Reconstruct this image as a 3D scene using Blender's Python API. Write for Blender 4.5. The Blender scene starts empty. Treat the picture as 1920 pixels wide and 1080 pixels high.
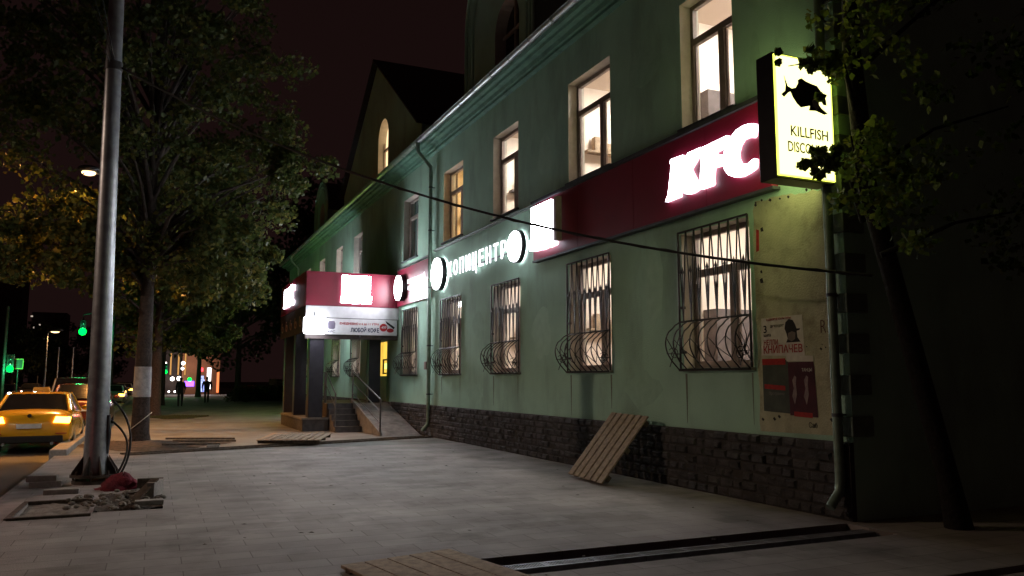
import bpy, bmesh, math, random
import numpy as np
from mathutils import Vector, Matrix
random.seed(7); rng = np.random.default_rng(7)
S = bpy.context.scene; COL = S.collection
PI = math.pi

# ------------------------------------------------------------------ camera
F = 1500.0; PH = math.atan(173/F); TH = math.atan(672*math.cos(PH)/F)
fw = Vector((math.sin(TH)*math.cos(PH), math.cos(TH)*math.cos(PH), math.sin(PH)))
rt = Vector((math.cos(TH), -math.sin(TH), 0)); upv = rt.cross(fw)
cd = bpy.data.cameras.new('camera'); cam = bpy.data.objects.new('camera', cd); COL.objects.link(cam)
M = Matrix((rt, upv, -fw)).transposed().to_4x4(); M.translation = Vector((0, 0, 1.6))
cam.matrix_world = M
cd.sensor_width = 36; cd.lens = 36*F/1920; cd.clip_start = 0.05; cd.clip_end = 2000
S.camera = cam
# ------------------------------------------------------------------ night sky
W = bpy.data.worlds.new("World"); S.world = W; W.use_nodes = True
nt = W.node_tree; nt.nodes.clear()
out = nt.nodes.new('ShaderNodeOutputWorld'); bg = nt.nodes.new('ShaderNodeBackground')
tc = nt.nodes.new('ShaderNodeTexCoord'); sx = nt.nodes.new('ShaderNodeSeparateXYZ'); cr = nt.nodes.new('ShaderNodeValToRGB')
nz = nt.nodes.new('ShaderNodeTexNoise'); nz.inputs['Scale'].default_value = 2.0
nt.links.new(tc.outputs['Generated'], sx.inputs[0]); nt.links.new(sx.outputs['Z'], cr.inputs[0])
cr.color_ramp.elements[0].color = (0.0052, 0.0023, 0.0022, 1); cr.color_ramp.elements[0].position = 0.0
cr.color_ramp.elements[1].color = (0.0034, 0.0015, 0.0014, 1); cr.color_ramp.elements[1].position = 0.7
nt.links.new(cr.outputs[0], bg.inputs[0]); bg.inputs[1].default_value = 1.0; nt.links.new(bg.outputs[0], out.inputs[0])
S.view_settings.view_transform = 'Standard'; S.view_settings.look = 'None'; S.view_settings.exposure = 0.95; S.view_settings.gamma = 1
S.render.engine = 'CYCLES'
S.cycles.use_denoising = True
try: S.cycles.denoiser = 'OPENIMAGEDENOISE'
except Exception: pass
S.cycles.max_bounces = 6; S.cycles.transparent_max_bounces = 24; S.cycles.sample_clamp_indirect = 3.0; S.cycles.use_light_tree = True
S.cycles.caustics_reflective = False; S.cycles.caustics_refractive = False

# ------------------------------------------------------------------ materials
def mat(name, c1, c2=None, rough=0.8, scale=6, metal=0, bump=0, bscale=40, det=6, spec=0.4, stain=None, sscale=0.5, coat=0, streak=False):
    m = bpy.data.materials.new(name); m.use_nodes = True; n = m.node_tree; N = n.nodes; L = n.links
    p = N['Principled BSDF']; c2 = c2 or tuple(x*0.75 for x in c1)
    t = N.new('ShaderNodeTexCoord'); z = N.new('ShaderNodeTexNoise'); r = N.new('ShaderNodeValToRGB')
    z.inputs['Scale'].default_value = scale; z.inputs['Detail'].default_value = det
    L.new(t.outputs['Object'], z.inputs['Vector']); L.new(z.outputs['Fac'], r.inputs[0])
    r.color_ramp.elements[0].position = 0.35; r.color_ramp.elements[0].color = (*c2, 1)
    r.color_ramp.elements[1].position = 0.65; r.color_ramp.elements[1].color = (*c1, 1)
    col = r.outputs[0]
    if stain:
        z3 = N.new('ShaderNodeTexNoise'); z3.inputs['Scale'].default_value = sscale; z3.inputs['Detail'].default_value = 8; z3.inputs['Roughness'].default_value = .65
        mp3 = N.new('ShaderNodeMapping'); mp3.inputs['Scale'].default_value = (1.3, 1.3, .42) if streak else (1, 1, 1); L.new(t.outputs['Object'], mp3.inputs[0]); L.new(mp3.outputs[0], z3.inputs['Vector'])
        r3 = N.new('ShaderNodeValToRGB'); r3.color_ramp.elements[0].position = 0.5; r3.color_ramp.elements[1].position = 0.68
        r3.color_ramp.elements[0].color = (0, 0, 0, 1); r3.color_ramp.elements[1].color = (.75, .75, .75, 1)
        L.new(z3.outputs['Fac'], r3.inputs[0]); mx = N.new('ShaderNodeMixRGB'); mx.inputs[2].default_value = (*stain, 1)
        L.new(r3.outputs[0], mx.inputs[0]); L.new(col, mx.inputs[1]); col = mx.outputs[0]
    L.new(col, p.inputs['Base Color'])
    p.inputs['Roughness'].default_value = rough; p.inputs['Metallic'].default_value = metal; p.inputs['Specular IOR Level'].default_value = spec
    if coat: p.inputs['Coat Weight'].default_value = coat
    if bump:
        z2 = N.new('ShaderNodeTexNoise'); z2.inputs['Scale'].default_value = bscale; z2.inputs['Detail'].default_value = 5
        L.new(t.outputs['Object'], z2.inputs['Vector']); b = N.new('ShaderNodeBump'); b.inputs['Strength'].default_value = bump; b.inputs['Distance'].default_value = 0.02
        L.new(z2.outputs['Fac'], b.inputs['Height']); L.new(b.outputs[0], p.inputs['Normal'])
    return m
def emi(name, c, s, c2=None, scale=3):
    m = bpy.data.materials.new(name); m.use_nodes = True; n = m.node_tree; N = n.nodes; L = n.links; N.clear()
    o = N.new('ShaderNodeOutputMaterial'); e = N.new('ShaderNodeEmission'); e.inputs[1].default_value = s; e.inputs[0].default_value = (*c, 1)
    if c2:
        t = N.new('ShaderNodeTexCoord'); z = N.new('ShaderNodeTexNoise'); r = N.new('ShaderNodeValToRGB'); z.inputs['Scale'].default_value = scale
        L.new(t.outputs['Object'], z.inputs['Vector']); L.new(z.outputs['Fac'], r.inputs[0])
        r.color_ramp.elements[0].position = .35; r.color_ramp.elements[1].position = .65
        r.color_ramp.elements[0].color = (*c2, 1); r.color_ramp.elements[1].color = (*c, 1); L.new(r.outputs[0], e.inputs[0])
    L.new(e.outputs[0], o.inputs[0]); return m
def leafmat(name, c1, c2, c3, trans=.45):
    m = bpy.data.materials.new(name); m.use_nodes = True; n = m.node_tree; N = n.nodes; L = n.links; p = N['Principled BSDF']; o = N['Material Output']
    g = N.new('ShaderNodeNewGeometry'); r = N.new('ShaderNodeValToRGB'); L.new(g.outputs['Random Per Island'], r.inputs[0])
    r.color_ramp.elements[0].color = (*c1, 1); r.color_ramp.elements[1].color = (*c3, 1); e = r.color_ramp.elements.new(.6); e.color = (*c2, 1)
    L.new(r.outputs[0], p.inputs['Base Color']); p.inputs['Roughness'].default_value = .55; p.inputs['Specular IOR Level'].default_value = .3
    t = N.new('ShaderNodeBsdfTranslucent'); L.new(r.outputs[0], t.inputs[0]); mx = N.new('ShaderNodeMixShader'); mx.inputs[0].default_value = trans
    L.new(p.outputs[0], mx.inputs[1]); L.new(t.outputs[0], mx.inputs[2]); L.new(mx.outputs[0], o.inputs[0]); return m
def glassmat(name, tint=(.9, .95, .95), k=.12):
    m = bpy.data.materials.new(name); m.use_nodes = True; n = m.node_tree; N = n.nodes; L = n.links; N.clear()
    o = N.new('ShaderNodeOutputMaterial'); t = N.new('ShaderNodeBsdfTransparent'); t.inputs[0].default_value = (*tint, 1)
    g = N.new('ShaderNodeBsdfGlossy'); g.inputs['Roughness'].default_value = .03; f = N.new('ShaderNodeLayerWeight'); f.inputs[0].default_value = .5; pw_ = N.new('ShaderNodeMath'); pw_.operation = 'POWER'; pw_.inputs[1].default_value = 5; L.new(f.outputs['Facing'], pw_.inputs[0]); ma_ = N.new('ShaderNodeMath'); ma_.operation = 'MULTIPLY_ADD'; ma_.inputs[1].default_value = .7; ma_.inputs[2].default_value = .03; L.new(pw_.outputs[0], ma_.inputs[0])
    mx = N.new('ShaderNodeMixShader'); L.new(ma_.outputs[0], mx.inputs[0]); L.new(t.outputs[0], mx.inputs[1]); L.new(g.outputs[0], mx.inputs[2]); L.new(mx.outputs[0], o.inputs[0]); return m
def tilemat(name, c1, c2, cm, bw, bh, rot=0.0, mort=.008):
    m = mat(name, c1, c2, rough=.75, scale=1.3, bump=.25, bscale=60, stain=tuple(x*.5 for x in c2), sscale=.9)
    n = m.node_tree; N = n.nodes; L = n.links; p = N['Principled BSDF']
    src = p.inputs['Base Color'].links[0].from_socket
    t = N.new('ShaderNodeTexCoord'); mp = N.new('ShaderNodeMapping'); mp.inputs['Rotation'].default_value[2] = rot
    b = N.new('ShaderNodeTexBrick'); L.new(t.outputs['Object'], mp.inputs[0]); L.new(mp.outputs[0], b.inputs['Vector'])
    b.inputs['Scale'].default_value = 1; b.inputs['Brick Width'].default_value = bw; b.inputs['Row Height'].default_value = bh
    b.inputs['Mortar Size'].default_value = mort; b.inputs['Mortar Smooth'].default_value = .3; b.inputs['Bias'].default_value = 0
    b.inputs['Color1'].default_value = (1, 1, 1, 1); b.inputs['Color2'].default_value = (.83, .82, .81, 1); b.inputs['Mortar'].default_value = (*cm, 1)
    mx = N.new('ShaderNodeMixRGB'); mx.blend_type = 'MULTIPLY'; mx.inputs[0].default_value = 1; L.new(src, mx.inputs[1]); L.new(b.outputs['Color'], mx.inputs[2])
    L.new(mx.outputs[0], p.inputs['Base Color'])
    b2 = N.new('ShaderNodeBump'); b2.invert = True; b2.inputs['Strength'].default_value = .6; b2.inputs['Distance'].default_value = .006
    L.new(b.outputs['Fac'], b2.inputs['Height']); old = p.inputs['Normal'].links[0].from_node; L.new(b2.outputs[0], old.inputs['Normal'])
    return m
def camo(name, cols, scale):
    m = mat(name, cols[0], cols[1], scale=scale); return m

MT = dict(
 wall=mat('mint_plaster', (.40, .64, .50), (.34, .55, .43), scale=1.1, bump=.5, bscale=50, stain=(.25, .38, .30), sscale=.8, rough=.9, streak=True),
 patch=mat('bare_plaster', (.50, .50, .34), (.40, .40, .27), scale=3, bump=.5, bscale=40, stain=(.2, .17, .12), sscale=2.2, rough=.95),
 cornice=mat('green_cornice_paint', (.12, .27, .20), (.09, .21, .16), scale=4, bump=.4, bscale=30, stain=(.05, .11, .09), sscale=3, rough=.75),
 stone=mat('rough_plinth_stone', (.085, .082, .086), (.04, .039, .042), scale=5, bump=1, bscale=45, rough=.9),
 joint=mat('plinth_mortar', (.06, .055, .05), rough=.95),
 zinc=mat('galvanised_gutter', (.35, .38, .37), (.24, .27, .26), metal=.8, rough=.38, scale=8, spec=.5),
 pipeg=mat('green_downpipe', (.24, .34, .28), (.17, .25, .20), rough=.4, metal=.3, scale=10, stain=(.12, .13, .1), sscale=5),
 roof=mat('dark_sheet_roof', (.022, .022, .026), rough=.6),
 reveal=mat('white_reveal', (.58, .55, .48), (.5, .47, .41), rough=.8, bump=.15),
 frame=mat('brown_window_frame', (.30, .24, .22), (.24, .19, .175), rough=.45),
 wframe=mat('pale_window_frame', (.42, .36, .33), (.35, .3, .27), rough=.45),
 iron=mat('black_wrought_iron', (.018, .016, .018), rough=.45, metal=.4),
 red=mat('red_sign_board', (.24, .009, .036), (.21, .008, .032), rough=.38, scale=2, spec=.45),
 darkred=mat('dark_red_panel', (.14, .01, .02), rough=.5),
 trim=mat('grey_metal_trim', (.09, .095, .11), (.06, .065, .075), rough=.5, metal=.5),
 blackm=mat('black_sign_case', (.02, .018, .022), (.012, .01, .014), rough=.4),
 white=mat('white_sheet', (.68, .68, .72), (.6, .6, .64), rough=.5),
 navy=mat('navy_print', (.02, .02, .08), rough=.6), redp=mat('red_print', (.45, .02, .03), rough=.6),
 purple=mat('dark_violet_panel', (.026, .023, .034), (.018, .016, .026), rough=.4),
 conc=mat('concrete', (.22, .21, .2), (.15, .145, .14), scale=7, bump=.5, rough=.9, stain=(.08, .075, .07), sscale=2),
 concd=mat('dark_step_stone', (.1, .095, .1), (.065, .06, .065), scale=7, bump=.4, rough=.8),
 steel=mat('brushed_rail_steel', (.2, .2, .22), (.13, .13, .14), metal=.8, rough=.35),
 pole=mat('galvanised_pole', (.40, .42, .46), (.29, .31, .35), metal=.65, rough=.42, scale=9, stain=(.2, .2, .22), sscale=3),
 rust=mat('rusty_flange', (.1, .075, .06), (.05, .04, .04), metal=.4, rough=.7, bump=.5),
 rubber=mat('black_rubber', (.012, .012, .013), rough=.6),
 cable=mat('black_cable', (.022, .020, .020), rough=.5),
 wood=mat('weathered_pine', (.36, .27, .19), (.23, .17, .12), scale=14, bump=.4, rough=.85),
 woodd=mat('dark_old_timber', (.12, .09, .07), (.06, .045, .035), scale=14, bump=.4, rough=.9),
 dirt=mat('dug_soil', (.085, .06, .045), (.04, .03, .024), scale=9, bump=1, bscale=30, rough=1),
 sand=mat('dry_mortar_sand', (.26, .23, .2), (.14, .12, .1), scale=7, bump=.9, bscale=25, rough=1),
 black=mat('dark_trench_soil', (.018, .016, .016), (.01, .01, .01), rough=.95, scale=9, bump=.5),  # near-black soil in the trench
 grate=mat('cast_drain_grate', (.22, .22, .24), (.14, .14, .15), metal=.6, rough=.45),
 asph=mat('asphalt', (.058, .056, .056), (.042, .041, .041), scale=1.0, bump=.6, bscale=160, rough=.6, stain=(.03, .03, .03), sscale=.35),
 asphp=mat('worn_pavement_asphalt', (.21, .215, .21), (.15, .155, .15), scale=1.0, bump=.6, bscale=120, rough=.85, stain=(.07, .07, .065), sscale=.6),
 kerb=mat('granite_kerb', (.34, .31, .29), (.25, .23, .21), scale=20, bump=.3, rough=.8, stain=(.15, .14, .13), sscale=2),
 line=mat('road_line_paint', (.6, .6, .58), (.4, .4, .38), scale=9, rough=.7),
 bark=mat('linden_bark', (.06, .044, .038), (.028, .022, .02), scale=16, bump=1, bscale=22, rough=.95),
 wrap=mat('whitewashed_bark', (.42, .42, .44), (.3, .3, .31), scale=9, bump=.8, bscale=24, rough=.9),
 string=mat('pale_cord', (.6, .58, .52), rough=.8),
 leaf=leafmat('linden_leaves', (.038, .058, .016), (.075, .098, .026), (.16, .145, .035), .5),
 leafd=leafmat('dark_leaves', (.02, .035, .012), (.035, .055, .018), (.06, .07, .02)),
 leafm=leafmat('maple_leaves', (.02, .034, .009), (.036, .056, .014), (.07, .08, .02), .5),
 taxi=mat('taxi_yellow', (.68, .36, .015), (.64, .33, .012), rough=.25, scale=2, spec=.6, coat=.6),
 carblack=mat('dark_car_paint', (.035, .03, .035), rough=.22, spec=.6, coat=.6),
 carred=mat('maroon_car_paint', (.16, .03, .02), rough=.25, spec=.6, coat=.6),
 carsilver=mat('silver_car_paint', (.4, .4, .42), rough=.3, metal=.5, coat=.5),
 carglass=mat('tinted_car_glass', (.012, .013, .016), rough=.06, spec=.8),
 chrome=mat('chrome', (.7, .7, .72), metal=1, rough=.15), rim=mat('alloy_rim', (.3, .3, .32), metal=.8, rough=.35),
 plate=mat('plate_white', (.65, .65, .62), rough=.5),
 cloth=mat('red_cloth', (.2, .02, .035), (.1, .01, .02), scale=8, bump=.6, rough=.9),
 jacket=mat('dark_jacket', (.02, .02, .024), rough=.9), jeans=mat('dark_jeans', (.02, .022, .035), rough=.9), skin=mat('skin', (.4, .25, .19), rough=.6), hair=mat('dark_hair', (.015, .011, .009), rough=.8),
 orangew=mat('ochre_plaster_far', (.16, .065, .03), (.11, .045, .02), scale=.7), farwall=mat('far_grey_facade', (.09, .075, .07), (.06, .05, .05), scale=.6),
 fence=mat('dark_fence', (.02, .018, .018), rough=.8), notice=mat('faded_notice_paper', (.33, .27, .26), (.2, .16, .16), scale=9), noticed=mat('notice_board_dark', (.1, .09, .09), rough=.8),
 poster=mat('poster_white', (.66, .63, .56), (.55, .52, .46), scale=9), posterg=mat('poster_green_grey', (.075, .09, .07), (.05, .06, .05), scale=6), posterm=mat('poster_maroon', (.085, .018, .03), (.05, .01, .02), scale=5), posterr=mat('poster_red', (.42, .03, .025), (.3, .02, .02), scale=20), ink=mat('black_ink', (.02, .018, .018), rough=.8), flesh=mat('poster_figure_pale', (.32, .25, .24), (.2, .15, .16), scale=12),
 gate=mat('hedge_ground_soil', (.03, .03, .02)), olive=mat('olive_print', (.10, .11, .02), rough=.6), fishblk=mat('fish_black_print', (.012, .012, .016), rough=.5), gill=mat('fish_grey_print', (.5, .5, .6), rough=.5),
 glass=glassmat('window_glass'),
 interior=mat('dim_interior', (.12, .1, .1), rough=.9),
 shade=mat('fabric_dark_prop', (.05, .045, .045), rough=.8),
)
EW = emi('white_led_face', (.93, .95, 1.0), 22.0)
EWs = emi('white_led_face_strong', (.90, .93, 1.0), 32.0)
EK = emi('kfc_led_face', (.95, .93, 1.0), 8.0)
EHalo = emi('added_back_glow', (.92, .88, 1.0), 14.0)  # emission for the plates added behind the discs
EL = emi('white_letter_face', (.92, .92, 1.0), 1.8)
EB = emi('white_box_face', (.92, .94, 1.0), 7.0)
ESide = emi('letter_side_glow', (.92, .86, 1.0), 2.0)
def glow_sides(o, ax):
    """letters: strong front face, weaker translucent sides"""
    o.data.materials.append(ESide)
    for p in o.data.polygons:
        if abs(p.normal[ax]) < .7: p.material_index = 1
    return o
EY = emi('yellow_lightbox_face', (1.0, .96, .36), 1.35, (1.0, .95, .36), 2.0)
EYb = emi('yellow_lightbox_back', (.95, 1.0, .36), 3.0)
EYe = emi('yellow_lightbox_edge', (.85, 1.0, .10), 1.7)
EWin = emi('lit_room_cream', (.80, .64, .53), .85, (.72, .56, .47), 1.5)
EWarm = emi('lit_room_warm', (.95, .66, .36), 1.0, (.80, .52, .26), 1.2)
EBlue = emi('dim_room_blue', (.16, .2, .2), .35, (.06, .08, .08), 2)
EDoor = emi('yellow_doorway_light', (.80, .50, .07), .8, (.6, .36, .05), 3)
ELow = emi('lit_room_lower', (.86, .68, .55), .85, (.72, .54, .44), 1.1)
ETail = emi('tail_lamp_orange', (1.0, .36, .04), 9); ERed = emi('tail_lamp_red', (1.0, .05, .03), 7); EGreen = emi('signal_green', (.0, .85, .05), 2.4)
ESod = emi('sodium_lamp', (1.0, .62, .28), 2.2); EHead = emi('headlight_white', (1, .92, .85), 9); EPurple = emi('violet_neon', (.18, .06, 1.0), 3); ERedN = emi('red_neon', (1, .04, .05), 3); EOr = emi('orange_shop_light', (1, .25, .08), .8); EFarW = emi('far_white_light', (1, .9, .85), 5)

# ------------------------------------------------------------------ helpers
class MB:
    def __init__(s): s.v = []; s.f = []; s.sm = []
    def add(s, vs, fs, smooth=False):
        b = len(s.v); s.v += [tuple(v) for v in vs]
        for f in fs: s.f.append(tuple(i+b for i in f)); s.sm.append(smooth)
        return s
    def box(s, x0, x1, y0, y1, z0, z1, rz=0, c=None):
        vs = [(x, y, z) for x in (x0, x1) for y in (y0, y1) for z in (z0, z1)]
        if rz:
            c = c or ((x0+x1)/2, (y0+y1)/2); cs, sn = math.cos(rz), math.sin(rz)
            vs = [(c[0]+(x-c[0])*cs-(y-c[1])*sn, c[1]+(x-c[0])*sn+(y-c[1])*cs, z) for x, y, z in vs]
        return s.add(vs, [(0, 1, 3, 2), (4, 6, 7, 5), (0, 4, 5, 1), (2, 3, 7, 6), (0, 2, 6, 4), (1, 5, 7, 3)])
    def obox(s, o, a, b, c):   # box from origin and three edge vectors
        o, a, b, c = map(Vector, (o, a, b, c))
        vs = [o+a*i+b*j+c*k for i in (0, 1) for j in (0, 1) for k in (0, 1)]
        return s.add(vs, [(0, 1, 3, 2), (4, 6, 7, 5), (0, 4, 5, 1), (2, 3, 7, 6), (0, 2, 6, 4), (1, 5, 7, 3)])
    def tube(s, pts, r, n=8, cap=True):
        pts = [Vector(p) for p in pts]; rs = r if isinstance(r, (list, tuple)) else [r]*len(pts)
        vs = []; fs = []; prev = None
        for i, p in enumerate(pts):
            d = (pts[min(i+1, len(pts)-1)]-pts[max(i-1, 0)]); d = d.normalized() if d.length > 1e-9 else Vector((0, 0, 1))
            if prev is None:
                a = Vector((0, 0, 1)) if abs(d.z) < .9 else Vector((1, 0, 0)); u = d.cross(a).normalized()
            else:
                u = prev-d*prev.dot(d); u = u.normalized() if u.length > 1e-6 else d.orthogonal().normalized()
            prev = u; w = d.cross(u)
            for k in range(n): a = 2*PI*k/n; vs.append(p+(u*math.cos(a)+w*math.sin(a))*rs[i])
        for i in range(len(pts)-1):
            for k in range(n): fs.append((i*n+k, i*n+(k+1) % n, (i+1)*n+(k+1) % n, (i+1)*n+k))
        s.add(vs, fs, n > 4)
        if cap: s.add([vs[k] for k in range(n)], [tuple(range(n))[::-1]]); s.add([vs[-n+k] for k in range(n)], [tuple(range(n))])
        return s
    def prism(s, poly, fn0, fn1):   # polygon pts -> two 3D mappings
        n = len(poly); vs = [fn0(*p) for p in poly]+[fn1(*p) for p in poly]
        return s.add(vs, [tuple(range(n)), tuple(range(2*n-1, n-1, -1))]+[(i, i+n, (i+1) % n+n, (i+1) % n) for i in range(n)])
    def sphere(s, c, r, n=12, m=8, sc=(1, 1, 1)):
        vs = []; fs = []
        for i in range(m+1):
            t = PI*i/m
            for k in range(n): a = 2*PI*k/n; vs.append((c[0]+r*sc[0]*math.sin(t)*math.cos(a), c[1]+r*sc[1]*math.sin(t)*math.sin(a), c[2]+r*sc[2]*math.cos(t)))
        for i in range(m):
            for k in range(n): fs.append((i*n+k, (i+1)*n+k, (i+1)*n+(k+1) % n, i*n+(k+1) % n))
        return s.add(vs, fs, True)
    def build(s, name, m, parent=None, origin=None, bevel=0):
        me = bpy.data.meshes.new(name); vs = s.v
        o0 = Vector(origin) if origin else Vector((0, 0, 0))
        if parent is not None and origin is None: o0 = parent.matrix_world.translation if False else Vector(parent.get('_o', (0, 0, 0)))
        me.from_pydata([tuple(Vector(v)-o0) for v in vs], [], s.f)
        for p, sm in zip(me.polygons, s.sm): p.use_smooth = sm
        bm = bmesh.new(); bm.from_mesh(me)
        bmesh.ops.recalc_face_normals(bm, faces=bm.faces)
        bm.to_mesh(me); bm.free()
        me.materials.append(m); o = bpy.data.objects.new(name, me); COL.objects.link(o)
        if parent is not None: o.parent = parent
        elif origin: o.location = origin
        if parent is None and origin: o['_o'] = list(o0)
        if parent is not None: o['_o'] = list(o0)
        if bevel:
            b = o.modifiers.new('bevel', 'BEVEL'); b.width = bevel; b.segments = 2; b.limit_method = 'ANGLE'
        return o
def tag(o, label=None, cat=None, group=None, kind=None):
    if label: o['label'] = label
    if cat: o['category'] = cat
    if group: o['group'] = group
    if kind: o['kind'] = kind
    return o
def thing(name, loc, label, cat, group=None, kind=None):
    o = bpy.data.objects.new(name, None); COL.objects.link(o); o.location = loc; o['_o'] = list(loc); o.empty_display_size = .2
    return tag(o, label, cat, group, kind)
def copy_tree(o, parent=None):
    c = o.copy(); COL.objects.link(c)
    if parent is not None: c.parent = parent
    for ch in list(o.children): copy_tree(ch, c)
    return c
def sheet(xs, ys, holes, plane, depth=0):
    """grid sheet with rectangular holes; plane(a,b,d)->3D, depth = reveal depth at hole edges"""
    mb = MB(); A = sorted(set(xs)); B = sorted(set(ys))
    inh = lambda a, b: any(h[0] < a < h[1] and h[2] < b < h[3] for h in holes)
    idx = {}
    def vid(a, b, d):
        k = (a, b, d)
        if k not in idx: idx[k] = len(mb.v); mb.v.append(tuple(plane(a, b, d)))
        return idx[k]
    for i in range(len(A)-1):
        for j in range(len(B)-1):
            if not inh((A[i]+A[i+1])/2, (B[j]+B[j+1])/2):
                mb.f.append((vid(A[i], B[j], 0), vid(A[i+1], B[j], 0), vid(A[i+1], B[j+1], 0), vid(A[i], B[j+1], 0))); mb.sm.append(False)
    if depth:
        for a0, a1, b0, b1 in holes:
            for (p, q) in (((a0, b0), (a1, b0)), ((a1, b0), (a1, b1)), ((a1, b1), (a0, b1)), ((a0, b1), (a0, b0))):
                mb.add([plane(*p, 0), plane(*q, 0), plane(*q, depth), plane(*p, depth)], [(0, 1, 2, 3)])
    return mb
def text_mb(body, size=1, extrude=.01, offset=0, sx=1.0, mapf=None, align='LEFT', shear=0):
    c = bpy.data.curves.new('t', 'FONT'); c.body = body; c.size = size; c.extrude = extrude; c.offset = offset; c.align_x = align; c.shear = shear; c.resolution_u = 3
    o = bpy.data.objects.new('t', c); COL.objects.link(o); dg = bpy.context.evaluated_depsgraph_get(); dg.update()
    me = bpy.data.meshes.new_from_object(o.evaluated_get(dg)); mb = MB()
    mb.add([mapf(v.co.x*sx, v.co.y, v.co.z) for v in me.vertices], [tuple(p.vertices) for p in me.polygons])
    bpy.data.objects.remove(o); bpy.data.curves.remove(c); bpy.data.meshes.remove(me); return mb
def text_width(mb, ax): return max(v[ax] for v in mb.v)-min(v[ax] for v in mb.v)
def fit_text(body, a0, a1, z0, z1, mode, plane, ext=.01, offset=0, cap=.72):
    """fit text in the rectangle; mode 'w' = on facade (reads toward -y), 'f' = faces -y (reads +x)"""
    mb = text_mb(body, 1, ext, offset, 1, lambda x, y, z: (x, y, z))
    X = [v[0] for v in mb.v]; Y = [v[1] for v in mb.v]; x0, x1, y0, y1 = min(X), max(X), min(Y), max(Y)
    vs = []
    for x, y, z in mb.v:
        a = a0+(a1-a0)*(x-x0)/(x1-x0); b = z0+(z1-z0)*(y-y0)/(y1-y0)
        vs.append((plane-z, a, b) if mode == 'w' else (a, plane-z, b))
    mb.v = vs; return mb

# ================================================================== SETTING
XW = 7.4          # facade plane
g = sheet([-400, 400], [-60, 900], [], lambda a, b, d: (a, b, -.30)); g.build('ground', MT['gate'])['kind'] = 'structure'
r = sheet([-15.0, -2.0], [-40, 20, 60, 320], [], lambda a, b, d: (a, b, -.14)); r.build('road', MT['asph'])['kind'] = 'structure'
mk = MB()
for k in range(40): mk.box(-8.55, -8.43, 4+k*7, 7+k*7, -.139, -.136)
mk.box(-5.3, -5.18, 42, 130, -.139, -.136)
mk.build('road_markings', MT['line'])['kind'] = 'structure'
# new paving (with the drain channel and the dug-out holes left open)
holes = [(2.74, 7.20, 6.22, 6.92), (-1.42, -.66, 11.0, 12.35), (-.60, .18, 11.2, 12.9), (5.6, 8.6, 4.60, 4.78)]
mpav = tilemat('grey_paving_slabs', (.36, .325, .315), (.255, .23, .222), (.50, .48, .47), .60, .30, mort=.005)
xs = [-1.85, 7.35, 14]; ys = [-12, 19.75]
for h in holes: xs += [h[0], h[1]]; ys += [h[2], h[3]]
pv = sheet(xs, ys, holes, lambda a, b, d: (a, b, d), depth=-.13)
pv.add([(-1.85, -12, 0), (-1.85, 19.75, 0), (-1.85, 19.75, -.2), (-1.85, -12, -.2)], [(0, 1, 2, 3)])
pv.build('pavement', mpav)['kind'] = 'structure'
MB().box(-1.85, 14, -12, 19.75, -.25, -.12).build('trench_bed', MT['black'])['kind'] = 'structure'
# older walkway beyond the building site kerb
ow = MB(); ow.box(-1.62, 14, 19.75, 46, -.2, -.006); ow.box(-1.62, 14, 46, 75, -.2, -.010); ow.box(-1.62, 14, 75.002, 300, -.2, -.012)
ow.build('old_pavement', MT['asphp'])['kind'] = 'structure'
kb = MB()
y = 20.0
while y < 120:
    kb.box(-1.98, -1.64, y, y+.985, -.25, .115); y += 1.0
kb.build('kerb', MT['kerb'], bevel=.02)['kind'] = 'structure'
MB().box(-19, -15.0, -40, 300, -.3, -.02).build('far_pavement', MT['asphp'])['kind'] = 'structure'

# oblique strips in front of the stairs
st = MB(); p0 = Vector((-.45, 19.22, 0)); p1 = Vector((7.28, 21.85, 0)); d = (p1-p0); n = Vector((-d.y, d.x, 0)).normalized()
st.obox(p0+n*-.02+Vector((0, 0, -.1)), d, n*.08, (0, 0, .135)); st.obox(p0+n*.36+Vector((0, 0, -.1)), d, n*.07, (0, 0, .135)); st.obox(p0+n*.06+Vector((0, 0, -.1)), d, n*.30, (0, 0, .108))
tag(st.build('edging_board', MT['woodd']), 'dark timber edging strip crossing the pavement in front of the entrance ramp', 'edging')
# soil bed round first tree
sb = MB(); N = 28
for cx, cy, rx, ry, hh in ((.1, 21.9, 1.7, 1.5, .13), (-.9, 22.6, .7, 1.1, .1)):
    vs = [(cx, cy, hh)]
    for k in range(3):
        for i in range(N):
            a = 2*PI*i/N; q = (k+1)/3; w = 1+.18*math.sin(3*a+cx)+random.uniform(-.06, .06)
            vs.append((cx+rx*q*w*math.cos(a), cy+ry*q*w*math.sin(a), max(-.01, hh*(1-q)*random.uniform(.7, 1.3)) if k < 2 else -.01))
    fs = [(0, 1+i, 1+(i+1) % N) for i in range(N)]
    for k in range(2):
        for i in range(N): fs.append((1+k*N+i, 1+(k+1)*N+i, 1+(k+1)*N+(i+1) % N, 1+k*N+(i+1) % N))
    sb.add(vs, fs, True)
tag(sb.build('soil', MT['dirt']), 'dug soil heaped round the foot of the near tree', 'soil', kind='stuff')
# grass verge beyond
gm = mat('verge_grass_soil', (.06, .075, .025), (.03, .04, .015), scale=20, bump=1)
gv = MB()
for i in range(9000):
    a = random.uniform(0, 2*PI); q = math.sqrt(random.random()); x = 1.0+1.15*q*math.cos(a)*(1+.3*math.sin(3*a)); y = 38.2+1.6*q*math.sin(a)
    h = random.uniform(.02, .07); w = .012; t = random.uniform(0, PI); lx = random.uniform(-.03, .03)
    gv.add([(x-w*math.cos(t), y-w*math.sin(t), -.004), (x+w*math.cos(t), y+w*math.sin(t), -.004), (x+lx, y+lx, h)], [(0, 1, 2)])
tag(gv.build('grass', gm), 'patch of grass on the dark walkway beside the second tree', 'grass', kind='stuff')

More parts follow.
